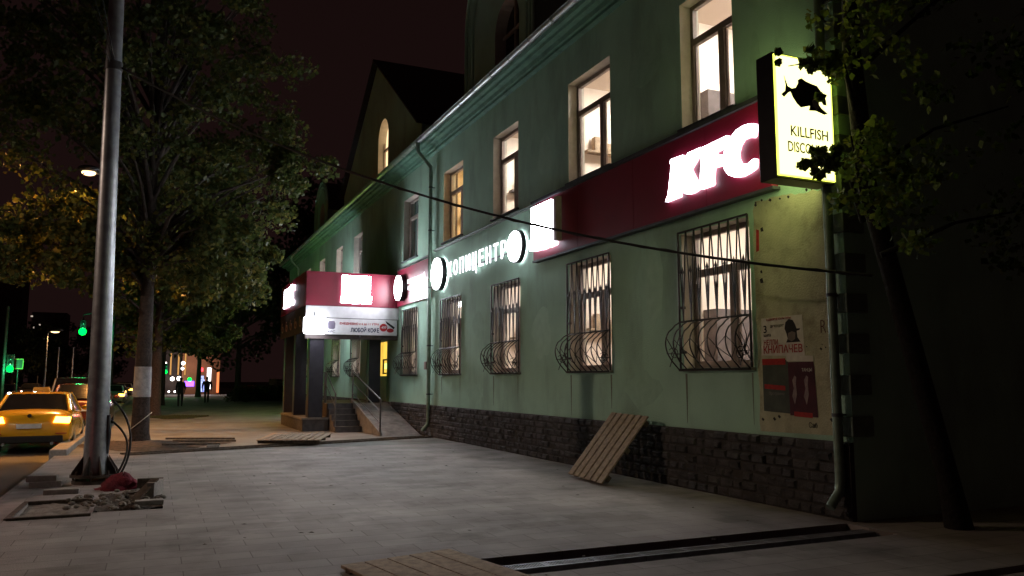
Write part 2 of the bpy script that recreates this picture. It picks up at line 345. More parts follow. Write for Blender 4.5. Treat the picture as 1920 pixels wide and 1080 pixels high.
# ================================================================== BUILDING
B = thing('green_building', (XW, 6.95, 0), 'long mint green two storey building with dormers, lit windows and a rough stone plinth', 'building')
Y0, Y1, ZT = 6.95, 50.5, 8.42
LOW = [9.37, 13.05, 16.95, 20.73, 24.6, 32.1, 35.9, 39.7, 43.4]
UP = [(8.80, 10.05), (12.2, 13.83), (16.27, 17.76), (19.88, 21.46), (23.9, 25.5), (31.4, 32.9), (35.1, 36.4), (39.1, 40.5), (43.0, 44.3)]
wh = [(c-.78, c+.78, 1.78, 3.85) for c in LOW]+[(a, b, 5.50, 7.55) for a, b in UP]+[(27.35, 29.25, .87, 3.05)]
xs = [Y0, Y1]; zs = [.88, ZT]
for h in wh: xs += h[:2]; zs += h[2:]
wl = sheet(xs, zs, [tuple(h) for h in wh], lambda a, b, d: (XW+d, a, b))
wl.add([(XW, Y0, -.1), (14, Y0, -.1), (14, Y0, ZT), (XW, Y0, ZT)], [(0, 1, 2, 3)]); wl.add([(XW, Y1, -.1), (18, Y1, -.1), (18, Y1, ZT), (XW, Y1, ZT)], [(0, 1, 2, 3)])
wl.build('wall', MT['wall'], B)
# solid back of the facade so light cannot leak
bk = MB(); bk.box(10.7, 10.75, Y0+.01, Y1-.01, 0, ZT); bk.box(XW+.05, 10.69, Y0+.01, Y1-.01, 4.6, 4.7); bk.build('inner_wall', MT['interior'], B)
# rough plinth blocks
pl = MB(); mo = MB(); mo.box(7.335, XW-.002, Y0-.0, 26.5, -.1, .885); mo.box(7.335, XW-.002, 31.2, Y1, -.1, .885); mo.build('plinth_backing', MT['joint'], B)
for row in range(7):
    z0 = row*.127-.0; y = Y0+(row % 2)*.12-.05
    while y < Y1:
        w = random.uniform(.17, .30); a, b2 = y+.007, y+w-.007; y += w
        if b2 > 26.5 and a < 31.2: continue
        if a < Y0: a = Y0
        d1 = random.uniform(.018, .06); zz0, zz1 = z0+.006, z0+.121; ix = random.uniform(.018, .032)
        x0 = 7.335; ctr = (7.335-d1)
        vs = [(x0, a, zz0), (x0, b2, zz0), (x0, b2, zz1), (x0, a, zz1), (ctr+random.uniform(0, .03), a+ix, zz0+ix), (ctr+random.uniform(0, .03), b2-ix, zz0+ix), (ctr+random.uniform(0, .03), b2-ix, zz1-ix), (ctr+random.uniform(0, .03), a+ix, zz1-ix)]
        pl.add(vs, [(4, 5, 6, 7), (0, 1, 5, 4), (1, 2, 6, 5), (2, 3, 7, 6), (3, 0, 4, 7)])
pl.build('plinth', MT['stone'], B)
# corner rustication
qm = mat('dark_corner_stone', (.17, .22, .18), (.12, .16, .13), scale=9, bump=.5)
for k in range(16):
    z = .95+k*.48; MB().box(XW-.035, XW+.30, Y0-.035, Y0+.14, z, z+.23).build('corner_block', qm, B, bevel=.01)
# cornice
prof = [(7.402, 8.34), (7.30, 8.36), (7.30, 8.42), (7.24, 8.425), (7.21, 8.50), (7.08, 8.505), (7.06, 8.56), (6.97, 8.565), (6.93, 8.66), (6.93, 8.72), (7.402, 8.74)]
cn = MB(); cn.prism(prof, lambda a, b: (a, Y0-.4, b), lambda a, b: (a, Y1+.4, b)); cn.build('cornice', MT['cornice'], B)
gt = MB(); n = 10; y0, y1 = Y0-.45, Y1+.45; vs = []
for yy in (y0, y1):
    for k in range(n+1): a = PI*k/n; vs.append((6.865-.085*math.cos(a), yy, 8.68-.085*math.sin(a)))
gt.add(vs, [(k, k+1, n+2+k, n+1+k) for k in range(n)], True)
gt.tube([(6.78, y0, 8.685), (6.78, y1, 8.685)], .011, 6)
y = y0+.6
while y < y1:
    pts = [(6.865-.095*math.cos(PI*k/8), y, 8.68-.095*math.sin(PI*k/8)) for k in range(9)]; gt.tube(pts, .009, 5); y += 1.05
gt.build('gutter', MT['zinc'], B)
rf = MB(); rf.add([(6.86, Y0-.4, 8.74), (6.86, Y1+.4, 8.74), (13, Y1+.4, 13.2), (13, Y0-.4, 13.2), (19, Y1+.4, 8.8), (19, Y0-.4, 8.8)], [(0, 1, 2, 3), (3, 2, 4, 5), (0, 3, 5), (1, 4, 2)])
rf.build('roof', MT['roof'], B)
lg = MB(); lg.box(7.33, XW+.0, 15.3, 22.1, 5.34, 5.37); lg.box(7.30, XW, 15.3, 22.1, 5.372, 5.385); lg.box(7.33, XW, 22.5, 25.95, 5.28, 5.33)
lg.build('ledge', MT['zinc'], B)
# bare plaster field beside the corner with a ragged edge
bp = MB(); edge = []
yy = 8.50
top = [(8.45-k*.075, 4.03+random.uniform(-.02, .02)-k*.006) for k in range(20)]
left = [(8.50+random.uniform(-.018, .018), .93+k*.135) for k in range(24)]
poly = left[:-1]+[(t[0], t[1]) for t in top]+[(7.17, 3.95), (7.17, .95)]
bp.prism(poly, lambda a, b: (XW-.006, a, b), lambda a, b: (XW+.001, a, b)); bp.build('bare_plaster', MT['patch'], B)
mk = MB()
for k in range(26): yy = 8.47-random.random()*1.35; zz = random.choice([4.0, 3.99, 2.0, 1.1])+random.uniform(-.06, .05); q = random.uniform(.008, .03); mk.prism([(yy-q, zz), (yy, zz-q*.7), (yy+q, zz+q*.3), (yy+q*.2, zz+q)], lambda a, b: (XW-.009, a, b), lambda a, b: (XW-.006, a, b))
for (yy, zz, s_) in ((8.33, 3.62, .03), (8.37, 2.93, .035), (8.37, 3.05, .02)): mk.prism([(yy-s_, zz-s_), (yy+s_*.6, zz-s_), (yy+s_, zz+s_*.5), (yy-s_*.4, zz+s_)], lambda a, b: (XW-.010, a, b), lambda a, b: (XW-.006, a, b))
mk.build('chipped_spots', MT['ink'], B)
rm = MB(); rm.prism([(8.455, 3.33), (8.40, 3.34), (8.39, 3.62), (8.44, 3.64)], lambda a, b: (XW-.010, a, b), lambda a, b: (XW-.006, a, b)); rm.box(XW-.010, XW-.006, 7.18, 7.20, 3.85, 3.99); rm.build('red_paint_mark', MT['posterr'], B)

stm = mat('rust_grey_drip', (.19, .22, .17), (.14, .16, .12), rough=.9, scale=14)
pms = [mat('repaint_green_one', (.36, .57, .45), (.32, .52, .40), rough=.9, bump=.4), mat('repaint_green_two', (.43, .66, .52), (.38, .60, .47), rough=.9, bump=.4)]
for k, (yc, zc, w_, h_) in enumerate(((11.3, 1.45, .55, .30), (15.1, 2.6, .45, .55), (18.9, 1.3, .60, .22), (14.9, 6.4, .35, .50), (11.1, 6.9, .5, .3), (10.9, 3.1, .28, .7), (18.7, 3.0, .4, .35), (22.9, 1.4, .35, .35), (8.35, 5.9, .12, .5))):
    pts_ = [(yc+w_*math.cos(2*PI*i/14)*random.uniform(.75, 1.15), zc+h_*math.sin(2*PI*i/14)*random.uniform(.75, 1.15)) for i in range(14)]
    MB().prism(pts_, lambda a, b: (XW-.0025, a, b), lambda a, b: (XW+.002, a, b)).build('repaint_patch', pms[k % 2], B)
for k, (yc, z1_, z0_) in enumerate(((8.62, 1.70, 1.0), (10.1, 1.70, .95), (12.3, 1.70, 1.1), (13.8, 1.7, .92), (16.3, 1.7, 1.15), (17.7, 1.7, 1.0), (12.3, 5.44, 5.39), (20.0, 1.7, 1.05), (21.5, 1.7, 1.2))):
    w_ = random.uniform(.012, .03); L_ = [(yc+w_, z1_), (yc-w_, z1_)]; R_ = [(yc-w_*random.uniform(.5, .9), (z0_+z1_)/2), (yc-w_*.15, z0_), (yc+w_*.2, z0_+.02), (yc+w_*random.uniform(.4, .8), (z0_+z1_)/2+.05)]
    MB().prism(L_+R_, lambda a, b: (XW-.0035, a, b), lambda a, b: (XW+.002, a, b)).build('drip_stain', stm, B)
# ---- window with frame, panes and (lower) grille
CREAM = mat('cream_room_wall', (.78, .68, .60), (.74, .64, .56), scale=.8); WARMR = mat('warm_room_wall', (.75, .58, .38)); EPanel = emi('room_ceiling_panel', (1.0, .92, .83), 74); EPanelL = emi('ground_floor_panel', (1.0, .90, .80), 44); EPanelW = emi('room_ceiling_panel_warm', (1.0, .8, .5), 50)
MT['curtain'] = leafmat('white_net_curtain', (.6, .55, .5), (.62, .57, .52), (.65, .6, .55), .5)
def window(c0, c1, z0, z1, emis, grille, warm=False, frame_m=None, arch=False):
    cm = (c0+c1)/2
    w = MB(); xf = XW+.20; xb = XW+.27; fm = frame_m or MT['frame']
    W_ = MB()   # reveals
    e = .0015
    D = XW+.36
    for (p, q) in (((c0+e, z0+e), (c1-e, z0+e)), ((c1-e, z0+e), (c1-e, z1-e)), ((c1-e, z1-e), (c0+e, z1-e)), ((c0+e, z1-e), (c0+e, z0+e))):
        W_.add([(XW-.002, *p), (XW-.002, *q), (D, *q), (D, *p)], [(0, 1, 2, 3)])
    root = W_.build('window', MT['reveal'], B)
    t = .075; ww = c1-c0; hh = z1-z0; tr = z0+hh*.70; mu = c0+ww*.40
    w.box(xf, xb, c0, c1, z0, z0+t); w.box(xf, xb, c0, c1, z1-t, z1); w.box(xf, xb, c0, c0+t, z0+t, z1-t); w.box(xf, xb, c1-t, c1, z0+t, z1-t)
    w.box(xf-.008, xb, c0+t, c1-t, tr-.055, tr+.055); w.box(xf-.004, xb, mu-.065, mu+.065, z0+t, tr-.055)
    for (a, b) in ((c0+t, mu-.065), (mu+.065, c1-t)):       # sash edges
        q = .03; w.box(xf+.02, xb-.01, a, a+q, z0+t, tr-.055); w.box(xf+.02, xb-.01, b-q, b, z0+t, tr-.055); w.box(xf+.02, xb-.01, a, b, z0+t, z0+t+q)
    w.build('frame', fm, root)
    MB().add([(xf+.045, c0+t, z0+t), (xf+.045, c1-t, z0+t), (xf+.045, c1-t, z1-t), (xf+.045, c0+t, z1-t)], [(0, 1, 2, 3)]).build('pane', MT['glass'], root)
    cu = MB(); NF = 60; amp = .012; vs = []
    for k in range(NF+1):
        yy = c0-.3+(ww+.6)*k/NF; xx = D+.12+amp*math.sin(k*1.3)+amp*.6*math.sin(k*.47+c0)
        vs += [(xx, yy, z0-.2), (xx, yy, z1+.2)]
    cu.add(vs, [(2*k, 2*k+2, 2*k+3, 2*k+1) for k in range(NF)], True)
    if isinstance(emis, str):
        ra, rb = cm-1.80, cm+1.85; fz, cz = (4.75, 8.0) if z0 > 4 else (.9, 4.55); x0_, x1_ = XW+.365, 10.6
        k_ = 1 if emis == 'cool' else 0
        rm_ = MB(); rm_.add([(x0_, ra, fz), (x1_, ra, fz), (x1_, ra, cz), (x0_, ra, cz), (x0_, rb, fz), (x1_, rb, fz), (x1_, rb, cz), (x0_, rb, cz)], [(0, 1, 2, 3), (4, 5, 6, 7), (1, 5, 6, 2), (3, 2, 6, 7), (0, 1, 5, 4)])
        for (a0_, a1_, b0_, b1_) in ((ra, c0, fz, cz), (c1, rb, fz, cz), (c0, c1, fz, z0), (c0, c1, z1, cz)): rm_.add([(x0_, a0_, b0_), (x0_, a1_, b0_), (x0_, a1_, b1_), (x0_, a0_, b1_)], [(0, 1, 2, 3)])
        rm_.build('room_wall', WARMR if emis == 'warm' else CREAM, root)
        lp_ = MB(); lp_.box(8.9, 9.55, cm-.1, cm+.55, cz-.06, cz-.012); lp_.build('ceiling_light', EPanelW if emis == 'warm' else (EPanel if z0 > 4 else EPanelL), root)
        fu = MB(); sd = int(cm*7) % 5
        if sd in (0, 3): fu.box(8.6, 9.7, rb-.36, rb-.01, fz, fz+1.9)
        if sd in (1, 3, 4): fu.box(8.3, 9.9, rb-.22, rb-.01, fz+1.75, fz+1.79); fu.box(8.5, 8.62, rb-.2, rb-.04, fz+1.8, fz+2.1); fu.box(8.7, 9.1, rb-.2, rb-.04, fz+1.8, fz+1.98)
        if sd in (2, 4): fu.box(8.7, 9.5, rb-.04, rb-.01, fz+.0, fz+2.1)
        fu.box(8.15, 8.2, rb-.03, rb-.01, fz, cz)
        fu.build('furniture', MT['wood'] if sd % 2 else MT['interior'], root)
        if sd == 2:
            cq = MB(); vs = []
            for k in range(25):
                yy = c1-.42+.40*k/24; xx = XW+.33+.03*math.sin(k*1.25); vs += [(xx, yy, z0+.02), (xx, yy, z1-.02)]
            cq.add(vs, [(2*k, 2*k+2, 2*k+3, 2*k+1) for k in range(24)], True); cq.build('curtain', MT['curtain'], root)
    else: cu.build('lit_blind', emis, root)
    sl = MB(); sl.box(XW-.07, XW+.20, c0-.04, c1+.04, z0-.045, z0-.004); sl.build('sill', MT['conc'] if grille else MT['trim'], root)
    return root
gr_proto = None
def grille(c):
    global gr_proto
    if gr_proto is None:
        g = MB(); H0, H1, HT = 1.76, 2.485, 3.87; xg = XW-.05; hw = .80; r = .0115
        T = lambda pts, rr=r, n=6: g.tube([(x, c+y_, z) for x, y_, z in pts], rr, n)
        for (a, b) in (((xg, -hw, H0), (xg, -hw, HT)), ((xg, hw, H0), (xg, hw, HT)), ((xg, -hw, HT), (xg, hw, HT)), ((xg, -hw, H1), (xg, hw, H1)), ((xg-.03, -hw, H0), (xg-.03, hw, H0))):
            T([a, b], .017)
        nB = 8; s = 2*hw/nB
        for i in range(nB+1):
            yt = -hw+i*s
            for dlt in (-.5, .5):
                yb = yt+dlt*s
                if -hw-.01 < yb < hw+.01: T([(xg-.006*dlt, yt, HT), (xg-.006*dlt, yb, H1)])
        for i in range(nB):     # spear rods
            yt = -hw+(i+.5)*s
            T([(xg, yt, H1), (xg, yt, H1+.78)], .008); g.tube([(xg, c+yt, H1+.72), (xg, c+yt, H1+.77), (xg, c+yt, H1+.85)], [.006, .022, .002], 6)
        def bel(t):   # t 0..1 from top to bottom
            z = H1+(H0-H1)*t
            q = math.sin(PI*min(1, t**.9)); bulge = .27*(q**.75)*(1.0 if t < .62 else 1.0); return xg-bulge*(1-.15*(t < .2)), z
        P = lambda t: bel(t)
        for i in range(nB+1):
            y_ = -hw+i*s
            T([(bel(k/14)[0] if 0 < k < 14 else xg-(.03 if k == 14 else 0), y_, bel(k/14)[1]) for k in range(15)], .0115)
        for i in range(0, nB-1):   # diamond bracing at the widest point
            y0_ = -hw+i*s; x1, z1 = bel(.38); x2, z2 = bel(.58); x3, z3 = bel(.80)
            T([(x1, y0_+s, z1), (x2-.005, y0_, z2), (x3, y0_+s, z3)], .007, 5) if i % 2 == 0 else T([(x1, y0_, z1), (x2-.005, y0_+s, z2), (x3, y0_, z3)], .007, 5)
            g.sphere((x2-.01, c+y0_+s*(i % 2), z2), .02, 6, 4)
        for sgn in (-1, 1):       # side panels with a scroll
            y_ = sgn*hw
            T([(xg, y_, 2.0), (xg-.25, y_, 2.0)], .008); T([(xg, y_, 2.3), (xg-.2, y_, 1.8)], .008); T([(xg, y_, 1.85), (xg-.26, y_, 2.25)], .008)
            pts = []
            for k in range(22): a = k*.42; q = .012+.0042*k; pts.append((xg-.12+q*math.cos(a), y_+sgn*.004, 2.0+q*math.sin(a)))
            T(pts, .007, 5)
        # front scroll next to the near edge
        pts = []
        for k in range(24): a = k*.42; q = .010+.0045*k; pts.append((xg-.02, -hw+.20+q*math.cos(a), 1.97+q*math.sin(a)))
        T(pts, .009, 5); T([(xg-.02, -hw+.12, 2.0), (xg-.02, -hw+.06, 2.2), (xg-.02, -hw+.13, 2.38)], .008, 5); T([(xg-.02, -hw+.1, 1.98), (xg-.02, -hw+.12, 2.15), (xg-.02, -hw+.2, 2.26)], .007, 5)
        for z in (2.7, 3.25, 2.02): g.box(xg-.03, xg+.03, c+hw-.12, c+hw-.05, z-.02, z+.02)
        o = g.build('window_grille', MT['iron'], B); gr_proto = (o, c); return o
    o = gr_proto[0].copy(); COL.objects.link(o); o.parent = B; o.location = (0, c-gr_proto[1], 0); return o
for c in LOW:
    w = window(c-.78, c+.78, 1.78, 3.85, 'cool' if c < 26 else ELow, True)
    grille(c)
wins = []
for i, (a, b) in enumerate(UP):
    wins.append(window(a, b, 5.50, 7.55, 'warm' if i == 3 else (EBlue if i in (4, 5) else ('cool' if i < 3 else EWin)), False, frame_m=MT['wframe'] if i > 2 else MT['frame']))
# things seen inside the nearest windows
it = MB(); it.tube([(XW+.40, 9.05, 3.05), (XW+.40, 8.62, 3.05)], .012, 6); it.tube([(XW+.40, 8.95, 3.05), (XW+.40, 8.95, 2.35)], .018, 6); it.tube([(XW+.40, 8.80, 3.02), (XW+.40, 8.74, 2.62)], [.012, .045], 8); it.box(XW+.39, XW+.42, 8.9, 9.0, 3.28, 3.36)
it.tube([(XW+.40, 8.86, 2.26), (XW+.40, 8.76, 2.05)], [.09, .05], 10)
it.build('hanging_rail', MT['shade'], B)
it = MB(); it.box(XW+.40, XW+.46, 8.82, 8.9, 5.95, 6.12); it.tube([(XW+.42, 8.9, 6.9), (XW+.42, 8.86, 6.5), (XW+.42, 8.92, 6.25)], .02, 6); it.build('shelf_items', MT['shade'], B)
# ---- yellow lit doorway
dr = MB(); dr.box(XW+.12, XW+.2, 27.35, 27.45, .87, 3.05); dr.box(XW+.12, XW+.2, 29.15, 29.25, .87, 3.05); dr.box(XW+.12, XW+.2, 27.45, 29.15, 2.97, 3.05); dr.box(XW+.12, XW+.2, 27.45, 29.15, .87, 1.75)
do = dr.build('door', MT['frame'], B); MB().box(XW+.15, XW+.17, 27.45, 29.15, 1.75, 2.97).build('lit_glass', EDoor, do)
fr = MB(); a, b, z0, z1 = 27.55, 28.3, 1.82, 2.35
for q in ((a, a+.05, z0, z1), (b-.05, b, z0, z1), (a, b, z0, z0+.05), (a, b, z1-.05, z1)): fr.box(XW+.10, XW+.145, *q)
fr.build('notice_frame', MT['ink'], do); MB().box(XW+.12, XW+.14, 27.7, 28.1, 2.0, 2.2).build('notice_light', emi('green_exit_glow', (.5, .8, .2), 1.2), do)

# ---- dormers
def gable(yc, hw, z0, zs_, zp):
    d = MB(); poly = [(yc-hw, z0), (yc+hw, z0), (yc+hw, zs_), (yc, zp), (yc-hw, zs_)]
    # front with an arched hole: stripes
    aw0, aw1, az0, azs = 27.72, 29.12, 9.05, 10.55; ar = (aw1-aw0)/2; ac = (aw0+aw1)/2
    top = lambda y_: zs_+(zp-zs_)*(1-abs(y_-yc)/hw)
    K = 48; ysl = sorted(set([yc-hw+2*hw*k/K for k in range(K+1)]+[aw0, aw1, yc]+[ac+ar*math.sin(PI*(k/20-.5)) for k in range(21)]))
    for a, b in zip(ysl, ysl[1:]):
        if aw0-1e-6 <= a and b <= aw1+1e-6:
            h = lambda q: azs+math.sqrt(max(0, ar*ar-(q-ac)**2))*1.05
            d.add([(XW, a, h(a)), (XW, b, h(b)), (XW, b, top(b)), (XW, a, top(a))], [(0, 1, 2, 3)])
            d.add([(XW, a, z0), (XW, b, z0), (XW, b, az0), (XW, a, az0)], [(0, 1, 2, 3)])
        else: d.add([(XW, a, z0), (XW, b, z0), (XW, b, top(b)), (XW, a, top(a))], [(0, 1, 2, 3)])
    d.add([(XW, yc-hw, z0), (13, yc-hw, z0), (13, yc-hw, zs_), (XW, yc-hw, zs_)], [(0, 1, 2, 3)]); d.add([(XW, yc+hw, z0), (13, yc+hw, z0), (13, yc+hw, zs_), (XW, yc+hw, zs_)], [(0, 1, 2, 3)])
    o = d.build('dormer', MT['wall'], B)
    rr = MB(); e = .12
    for s_ in (-1, 1): rr.obox((XW-.22, yc, zp+.02), (6.5, 0, 0), (0, s_*(hw+e), -(zp-zs_)*(hw+e)/hw), (0, 0, .07))
    rr.build('dormer_roof', MT['roof'], o)
    arch = [(aw0, az0), (aw1, az0)]+[(ac+ar*math.cos(PI*k/16), azs+ar*1.05*math.sin(PI*k/16)) for k in range(17)]
    rv = MB(); n = len(arch); vs = [(XW, *p) for p in arch]+[(XW+.3, *p) for p in arch]; rv.add(vs, [(i, (i+1) % n, (i+1) % n+n, i+n) for i in range(n)]); aw = rv.build('arch_window', MT['reveal'], o)
    MB().prism(arch, lambda a, b: (XW+.30, a, b), lambda a, b: (XW+.31, a, b)).build('lit_pane', EWarm, aw)
    fr = MB(); fr.box(XW+.22, XW+.28, ac-.04, ac+.04, az0, azs+ar); fr.box(XW+.215, XW+.28, aw0, aw1, 10.2, 10.29); fr.box(XW+.22, XW+.28, aw0, aw0+.05, az0, azs); fr.box(XW+.22, XW+.28, aw1-.05, aw1, az0, azs); fr.build('frame', MT['wframe'], aw)
gable(29.35, 5.7, 8.7, 9.72, 13.85)
def round_dormer(yc, hw, z0, zs_, wc, wr, wz0, wzs, lit=None):
    d = MB(); K = 56; ysl = sorted(set([yc+hw*math.sin(PI*(k/K-.5)) for k in range(K+1)]+[wc+wr*math.sin(PI*(k/20-.5)) for k in range(21)]))
    top = lambda q: zs_+math.sqrt(max(0, hw*hw-(q-yc)**2))
    for a, b in zip(ysl, ysl[1:]):
        if wc-wr-1e-6 <= a and b <= wc+wr+1e-6:
            h = lambda q: wzs+math.sqrt(max(0, wr*wr-(q-wc)**2)); d.add([(XW, a, h(a)), (XW, b, h(b)), (XW, b, top(b)), (XW, a, top(a))], [(0, 1, 2, 3)]); d.add([(XW, a, z0), (XW, b, z0), (XW, b, wz0), (XW, a, wz0)], [(0, 1, 2, 3)])
        else: d.add([(XW, a, z0), (XW, b, z0), (XW, b, top(b)), (XW, a, top(a))], [(0, 1, 2, 3)])
    for s_ in (-1, 1): d.add([(XW, yc+s_*hw, z0), (12, yc+s_*hw, z0), (12, yc+s_*hw, zs_), (XW, yc+s_*hw, zs_)], [(0, 1, 2, 3)])
    o = d.build('dormer', MT['wall'], B)
    m = MB(); pr = [(hw-.02, -.07), (hw+.06, -.07), (hw+.06, -.03), (hw+.02, .0), (hw-.10, .0)]
    path = [(yc+hw*0-0, 0)]
    for (r0, x0) in ((hw+.05, -.09), (hw-.16, -.05), (hw-.34, -.04)):
        pts = [(XW+x0*.5, yc-r0, z0)]+[(XW+x0*.5, yc-r0*math.cos(PI*k/24), zs_+r0*math.sin(PI*k/24)) for k in range(25)]+[(XW+x0*.5, yc+r0, z0)]
        m.tube(pts, .055, 6)
    m.build('arch_moulding', MT['wall'], o)
    rr = MB(); vs = []
    for xx in (XW+.01, 12.5):
        for k in range(17): vs.append((xx, yc-(hw+.06)*math.cos(PI*k/16), zs_+(hw+.06)*math.sin(PI*k/16)))
    rr.add(vs, [(k, k+1, k+18, k+17) for k in range(16)], True); rr.build('dormer_roof', MT['roof'], o)
    arch = [(wc-wr, wz0), (wc+wr, wz0)]+[(wc+wr*math.cos(PI*k/16), wzs+wr*math.sin(PI*k/16)) for k in range(17)]
    n = len(arch); aw = MB().add([(XW, *p) for p in arch]+[(XW+.3, *p) for p in arch], [(i, (i+1) % n, (i+1) % n+n, i+n) for i in range(n)]).build('arch_window', MT['reveal'], o)
    MB().prism(arch, lambda a, b: (XW+.30, a, b), lambda a, b: (XW+.31, a, b)).build('pane', MT['carglass'], aw)
    fr = MB(); fr.box(XW+.22, XW+.28, wc-.03, wc+.03, wz0, wzs+wr); fr.box(XW+.215, XW+.28, wc-wr, wc+wr, wzs-.04, wzs+.04); fr.build('frame', MT['wframe'], aw)
round_dormer(17.45, 2.05, 8.7, 10.9, 16.95, .72, 9.3, 10.1)
round_dormer(40.3, 1.6, 8.7, 9.9, 40.2, .6, 9.2, 9.9)
# ---- downpipes
def downpipe(y, zb, kink=True):
    p = MB(); xo = XW-.13
    pts = [(6.86, y, 8.62), (6.86, y, 8.35), (7.0, y, 8.2), (xo, y+.0, 7.92), (xo, y, 7.75), (xo, y, .45), (xo-.02, y, .33), (xo-.17, y, .16)] if kink else [(6.86, y, 8.62), (xo, y, 8.1), (xo, y, .45), (xo-.12, y, .18)]
    p.tube(pts, .055, 14)
    p.tube([(6.86, y, 8.63), (6.86, y, 8.5)], [.085, .06], 12)
    o = p.build('downpipe', MT['pipeg'], B)
    for z in (1.2, 2.6, 4.3, 6.0, 7.3):
        bm_ = MB(); bm_.tube([(xo, y, z-.02), (xo, y, z+.02)], .064, 12); bm_.box(xo+.05, XW+.0, y-.012, y+.012, z-.012, z+.012); bm_.build('bracket', MT['trim'], o)
    return o
downpipe(22.28, .2); downpipe(46.3, .2); downpipe(7.05, .2)

# ================================================================== SIGNS ON THE FACADE
K = [(10.1, 4.97), (10.06, 5.01), (9.74, 5.0), (9.71, 4.97), (9.74, 4.91), (9.77, 4.85), (9.6, 5.0), (9.27, 5.0), (9.26, 4.97), (9.57, 4.75), (9.37, 4.46), (9.35, 4.42), (9.5, 4.39), (9.63, 4.39), (9.72, 4.42), (9.83, 4.53), (9.87, 4.46), (9.86, 4.4), (10.24, 4.39), (10.23, 4.42), (10.17, 4.48), (10.06, 4.92)]
FF = [(9.24, 4.99), (8.65, 5.01), (8.64, 4.99), (8.67, 4.92), (8.72, 4.85), (8.8, 4.86), (8.93, 4.85), (8.96, 4.81), (8.77, 4.77), (8.78, 4.73), (8.8, 4.63), (9.0, 4.64), (9.03, 4.49), (9.02, 4.42), (9.05, 4.4), (9.33, 4.4), (9.33, 4.44), (9.26, 4.93)]
CC = [(8.05, 5.01), (8.05, 4.94), (8.07, 4.86), (8.11, 4.84), (8.21, 4.87), (8.32, 4.87), (8.4, 4.81), (8.45, 4.72), (8.44, 4.64), (8.4, 4.57), (8.32, 4.53), (8.22, 4.52), (8.12, 4.55), (8.07, 4.55), (8.07, 4.49), (8.09, 4.43), (8.21, 4.4), (8.37, 4.38), (8.51, 4.4), (8.65, 4.46), (8.73, 4.55), (8.76, 4.65), (8.75, 4.75), (8.7, 4.85), (8.6, 4.95), (8.45, 5.03), (8.29, 5.05), (8.16, 5.04)]
sg = thing('restaurant_sign', (7.3, 11.5, 4.7), 'long red facade sign board with glowing white KFC letters above the near grilled windows', 'sign', 'red restaurant signs')
p = MB(); yy = [7.98, 9.33, 11.3, 13.25, 15.22]
for a, b in zip(yy, yy[1:]): p.box(7.27, 7.385, a+.004, b-.004, 4.13, 5.33)
p.build('panel', MT['red'], sg)
p = MB(); p.box(7.22, 7.39, 7.95, 15.25, 5.335, 5.40); p.box(7.262, 7.39, 7.95, 15.25, 4.085, 4.125); p.build('edge_trim', MT['trim'], sg)
for poly in (K, FF, CC):
    mb = MB(); mb.prism([(10.27-(10.24-a)*.952, b+(.035 if True else 0)*(b-4.7)) for a, b in poly], lambda a, b: (7.205, a, b), lambda a, b: (7.265, a, b)); glow_sides(mb.build('letter', EK, sg), 0)
def logo_box(parent, fn, w, h, mat_=EW, ax=0):
    """square glowing logo box with a slightly wider lower row of letters; fn(a,b,d) a across, b up, d out"""
    m = MB(); m.prism([(0, h*.26), (w, h*.26), (w, h), (0, h)], lambda a, b: fn(a, b, .13), lambda a, b: fn(a, b, 0))
    bump_ = [(-.035*w, 0), (.25*w, 0), (.30*w, .03*h), (.36*w, -.02*h), (.60*w, -.01*h), (.66*w, .03*h), (.72*w, -.02*h), (1.03*w, 0), (1.05*w, .255*h), (-.02*w, .255*h)]
    m.prism(bump_, lambda a, b: fn(a, b, .15), lambda a, b: fn(a, b, 0)); return glow_sides(m.build('logo_box', mat_, parent), ax)
logo_box(sg, lambda a, b, d: (7.265-d, 15.04-a, 4.30+b), .95, .92)
p = MB(); p.box(7.15, 7.266, 13.90, 14.02, 4.36, 5.25); p.build('logo_case', mat('cream_logo_case', (.5, .42, .38)), sg)

cs = thing('copy_centre_sign', (7.3, 18.8, 4.6), 'glowing white КОПИЦЕНТР lettering between two round discs on the green wall', 'sign')
body = 'КОПИЦЕНТР'; y_a, y_b = 20.80, 16.60; st_ = (y_a-y_b)/len(body)
for k, ch in enumerate(body):
    a0 = y_a-k*st_-.045; lo = 4.42-(.13 if ch == 'Ц' else 0)
    glow_sides(fit_text(ch, a0, a0-st_+.19, lo, 4.84, 'w', 7.30, .012, .006).build('letter', EL, cs), 0)
def disc(parent, yc, zc, r, x0=7.14, x1=7.30, m=EWs):
    d = MB(); n = 36; d.prism([(yc+r*math.cos(2*PI*k/n), zc+r*math.sin(2*PI*k/n)) for k in range(n)], lambda a, b: (x0, a, b), lambda a, b: (x0+.03, a, b))
    o = d.build('disc', m, parent); c = MB(); r2 = r+.03; c.prism([(yc+r2*math.cos(2*PI*k/n), zc+r2*math.sin(2*PI*k/n)) for k in range(n)], lambda a, b: (x0+.034, a, b), lambda a, b: (x1+.05, a, b)); c.build('disc_case', MT['blackm'], o)
    h_ = MB(); r3 = r-.03; h_.prism([(yc+r3*math.cos(2*PI*k/n), zc+r3*math.sin(2*PI*k/n)) for k in range(n)], lambda a, b: (x1+.052, a, b), lambda a, b: (x1+.072, a, b)); h_.build('added_halo', EHalo, o)  # added glowing plate behind the case, brightens the wall round the disc
disc(cs, 21.42, 4.60, .44, 7.17, 7.30, m=EW); disc(cs, 16.10, 4.57, .34, 7.20, 7.30, m=EW)
MB().box(7.335, 7.36, 16.3, 21.2, 4.50, 4.53).build('mounting_bar', MT['trim'], cs)

